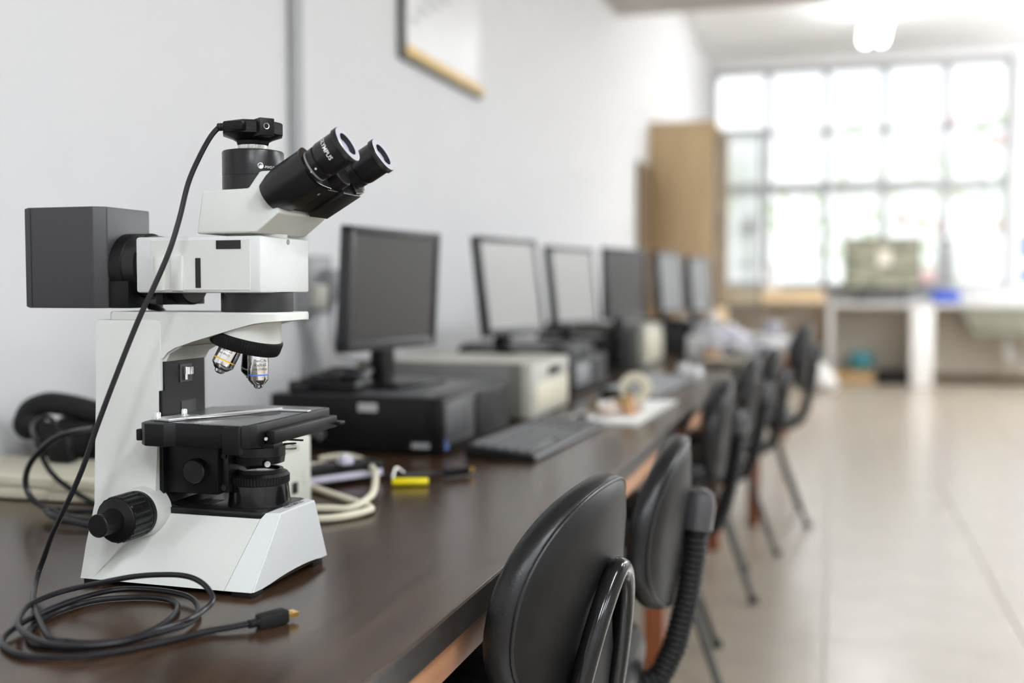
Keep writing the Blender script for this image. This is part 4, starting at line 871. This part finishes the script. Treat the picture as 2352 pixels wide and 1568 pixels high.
# ------------------------------------------------------------------ chairs (local +x points away from the table)
def chair_proto(style):
    t = thing('office_chair', 'x', 'chair', (0, 0, 0), 0, 'black vinyl chairs along the tables')
    def seatloop(z, k): return [(-.02 + .215 * k * math.copysign(abs(math.cos(a)) ** .7, math.cos(a)), .225 * k * math.copysign(abs(math.sin(a)) ** .7, math.sin(a)), z) for a in [2 * PI * i / 36 for i in range(36)]]
    part('seat', B().loft([seatloop(.425, .88), seatloop(.432, .98), seatloop(.455, 1), seatloop(.475, .96), seatloop(.485, .82), seatloop(.488, .4)]), 'leather', t)
    part('seat_shell', B().loft([seatloop(.412, .70), seatloop(.420, .93), seatloop(.430, .99)]), 'rubber', t)
    # backrest: rounded oval pad, hollow towards the sitter
    def rc(x, z): return x + .14 * (max(z, .45) - .70)
    def bp(u, v, off):   # u across (-1..1), v up (-1..1)
        return (rc(.255 - .055 * u * u - .018 * v * v * (1 if v > 0 else .2) + off, .700 + .146 * v), .196 * u, .700 + .146 * v)
    def bl_(k, off): return [bp(k * math.copysign(abs(math.cos(a)) ** .93, math.cos(a)), k * math.copysign(abs(math.sin(a)) ** .93, math.sin(a)), off) for a in [2 * PI * i / 56 for i in range(56)]]
    part('backrest', B().loft([bl_(.02, -.034), bl_(.5, -.035), bl_(.85, -.032), bl_(.95, -.026), bl_(.99, -.017), bl_(1.0, -.007), bl_(.992, .002), bl_(.975, .008), bl_(.955, .010)], cap=True), 'leather', t, 60)
    part('back_shell', B().loft([bl_(.95, .0095), bl_(.94, .0115), bl_(.75, .0118), bl_(.4, .012), bl_(.02, .012)], cap=True), 'backvinyl', t, 60)
    part('back_piping', B().tube([Vector(p) for p in bl_(.958, .010)] + [Vector(bl_(.958, .010)[0])], .0026, 8, 1), 'leather', t)
    if style == 'arch':
        part('back_bracket', B().tube([(rc(x, z), y, z) for x, y, z in [(.262, -.113, .475), (.270, -.099, .585), (.275, -.073, .675), (.277, -.037, .728), (.277, -.013, .738), (.278, .011, .724), (.278, .035, .672), (.276, .051, .585), (.270, .059, .475)]], .0135, 12, 5), 'black_gloss', t)
        part('bracket_web', B().hull([(rc(x, z), y, z) for x in (.262, .270) for y, z in ((-.100, .48), (-.075, .65), (-.013, .725), (.030, .65), (.045, .48))], .002), 'rubber', t)
        part('support_arm', B().tube([(.284, -.01, .50), (.265, -.01, .425), (.20, -.01, .398), (.05, 0, .40)], .018, 10, 4), 'rubber', t)
    else:
        ptsb = [(rc(x, z), y, z) for x, y, z in [(.284, 0, .690), (.287, 0, .640), (.286, 0, .560), (.278, 0, .480), (.258, 0, .425), (.215, 0, .398), (.150, 0, .392)]]
        pts = []
        for i in range(len(ptsb) - 1):
            a, b_ = Vector(ptsb[i]), Vector(ptsb[i + 1]); n_ = max(2, int((b_ - a).length / .0052))
            pts += [a.lerp(b_, k / n_) for k in range(n_)]
        part('bellows_sleeve', B().tube(pts, .0225, 14, 1, ribs=.80), 'rubber', t)
        part('bracket_cap', B().lathe((rc(.282, .685), 0, .685), (.14, 0, 1), [(0, .022), (.004, .029), (.045, .029), (.066, .022), (.072, .010)], 24), 'cap', t)
    part('seat_hub', B().cyl((0, 0, .33), (0, 0, .413), .035, .06, n=20), 'rubber', t)
    for sx_ in (-1, 1):
        for sy_ in (-1, 1):
            part('leg', B().tube([(.07 * sx_, .06 * sy_, .405), (.11 * sx_, .10 * sy_, .36), (.235 * sx_, .215 * sy_, .012)], .0115, 10, 3), 'legpaint', t)
            part('leg_tip', B().lathe((.239 * sx_, .219 * sy_, 0), (0, 0, 1), [(0, .015), (.016, .015), (.024, .012)], 12), 'rubber', t)
    return t
A_ = chair_proto('arch'); Bc = chair_proto('bellows')
CH = [(A_, -.524, 1.335, R(-6), 'black vinyl chair with glossy arched back bracket, nearest to the microscope'),
      (Bc, -.500, 1.845, R(5), 'black chair with ribbed bellows back support, second from the microscope'),
      (None, -.530, 3.08, R(8), 'black chair with capped ribbed support, third from the microscope'),
      (None, -.515, 4.02, R(8), 'black chair beside orange brown table leg, fourth from the microscope'),
      (None, -.470, 4.74, R(8), 'black chair at the near end of the second table, fifth along'),
      (None, -.385, 5.36, R(7), 'black chair farthest from the microscope, before the white counter')]
for ch in A_.children:
    if ch.name.startswith('back'): ch.location.z = .022
for p, x, y, rz_, lb in CH:
    o = p or dup(Bc); o.location = (x, y, 0); o.rotation_euler = (0, 0, rz_); o['label'] = lb
    if 'farthest' in lb: o.scale = (1.1, 1.1, 1.1)
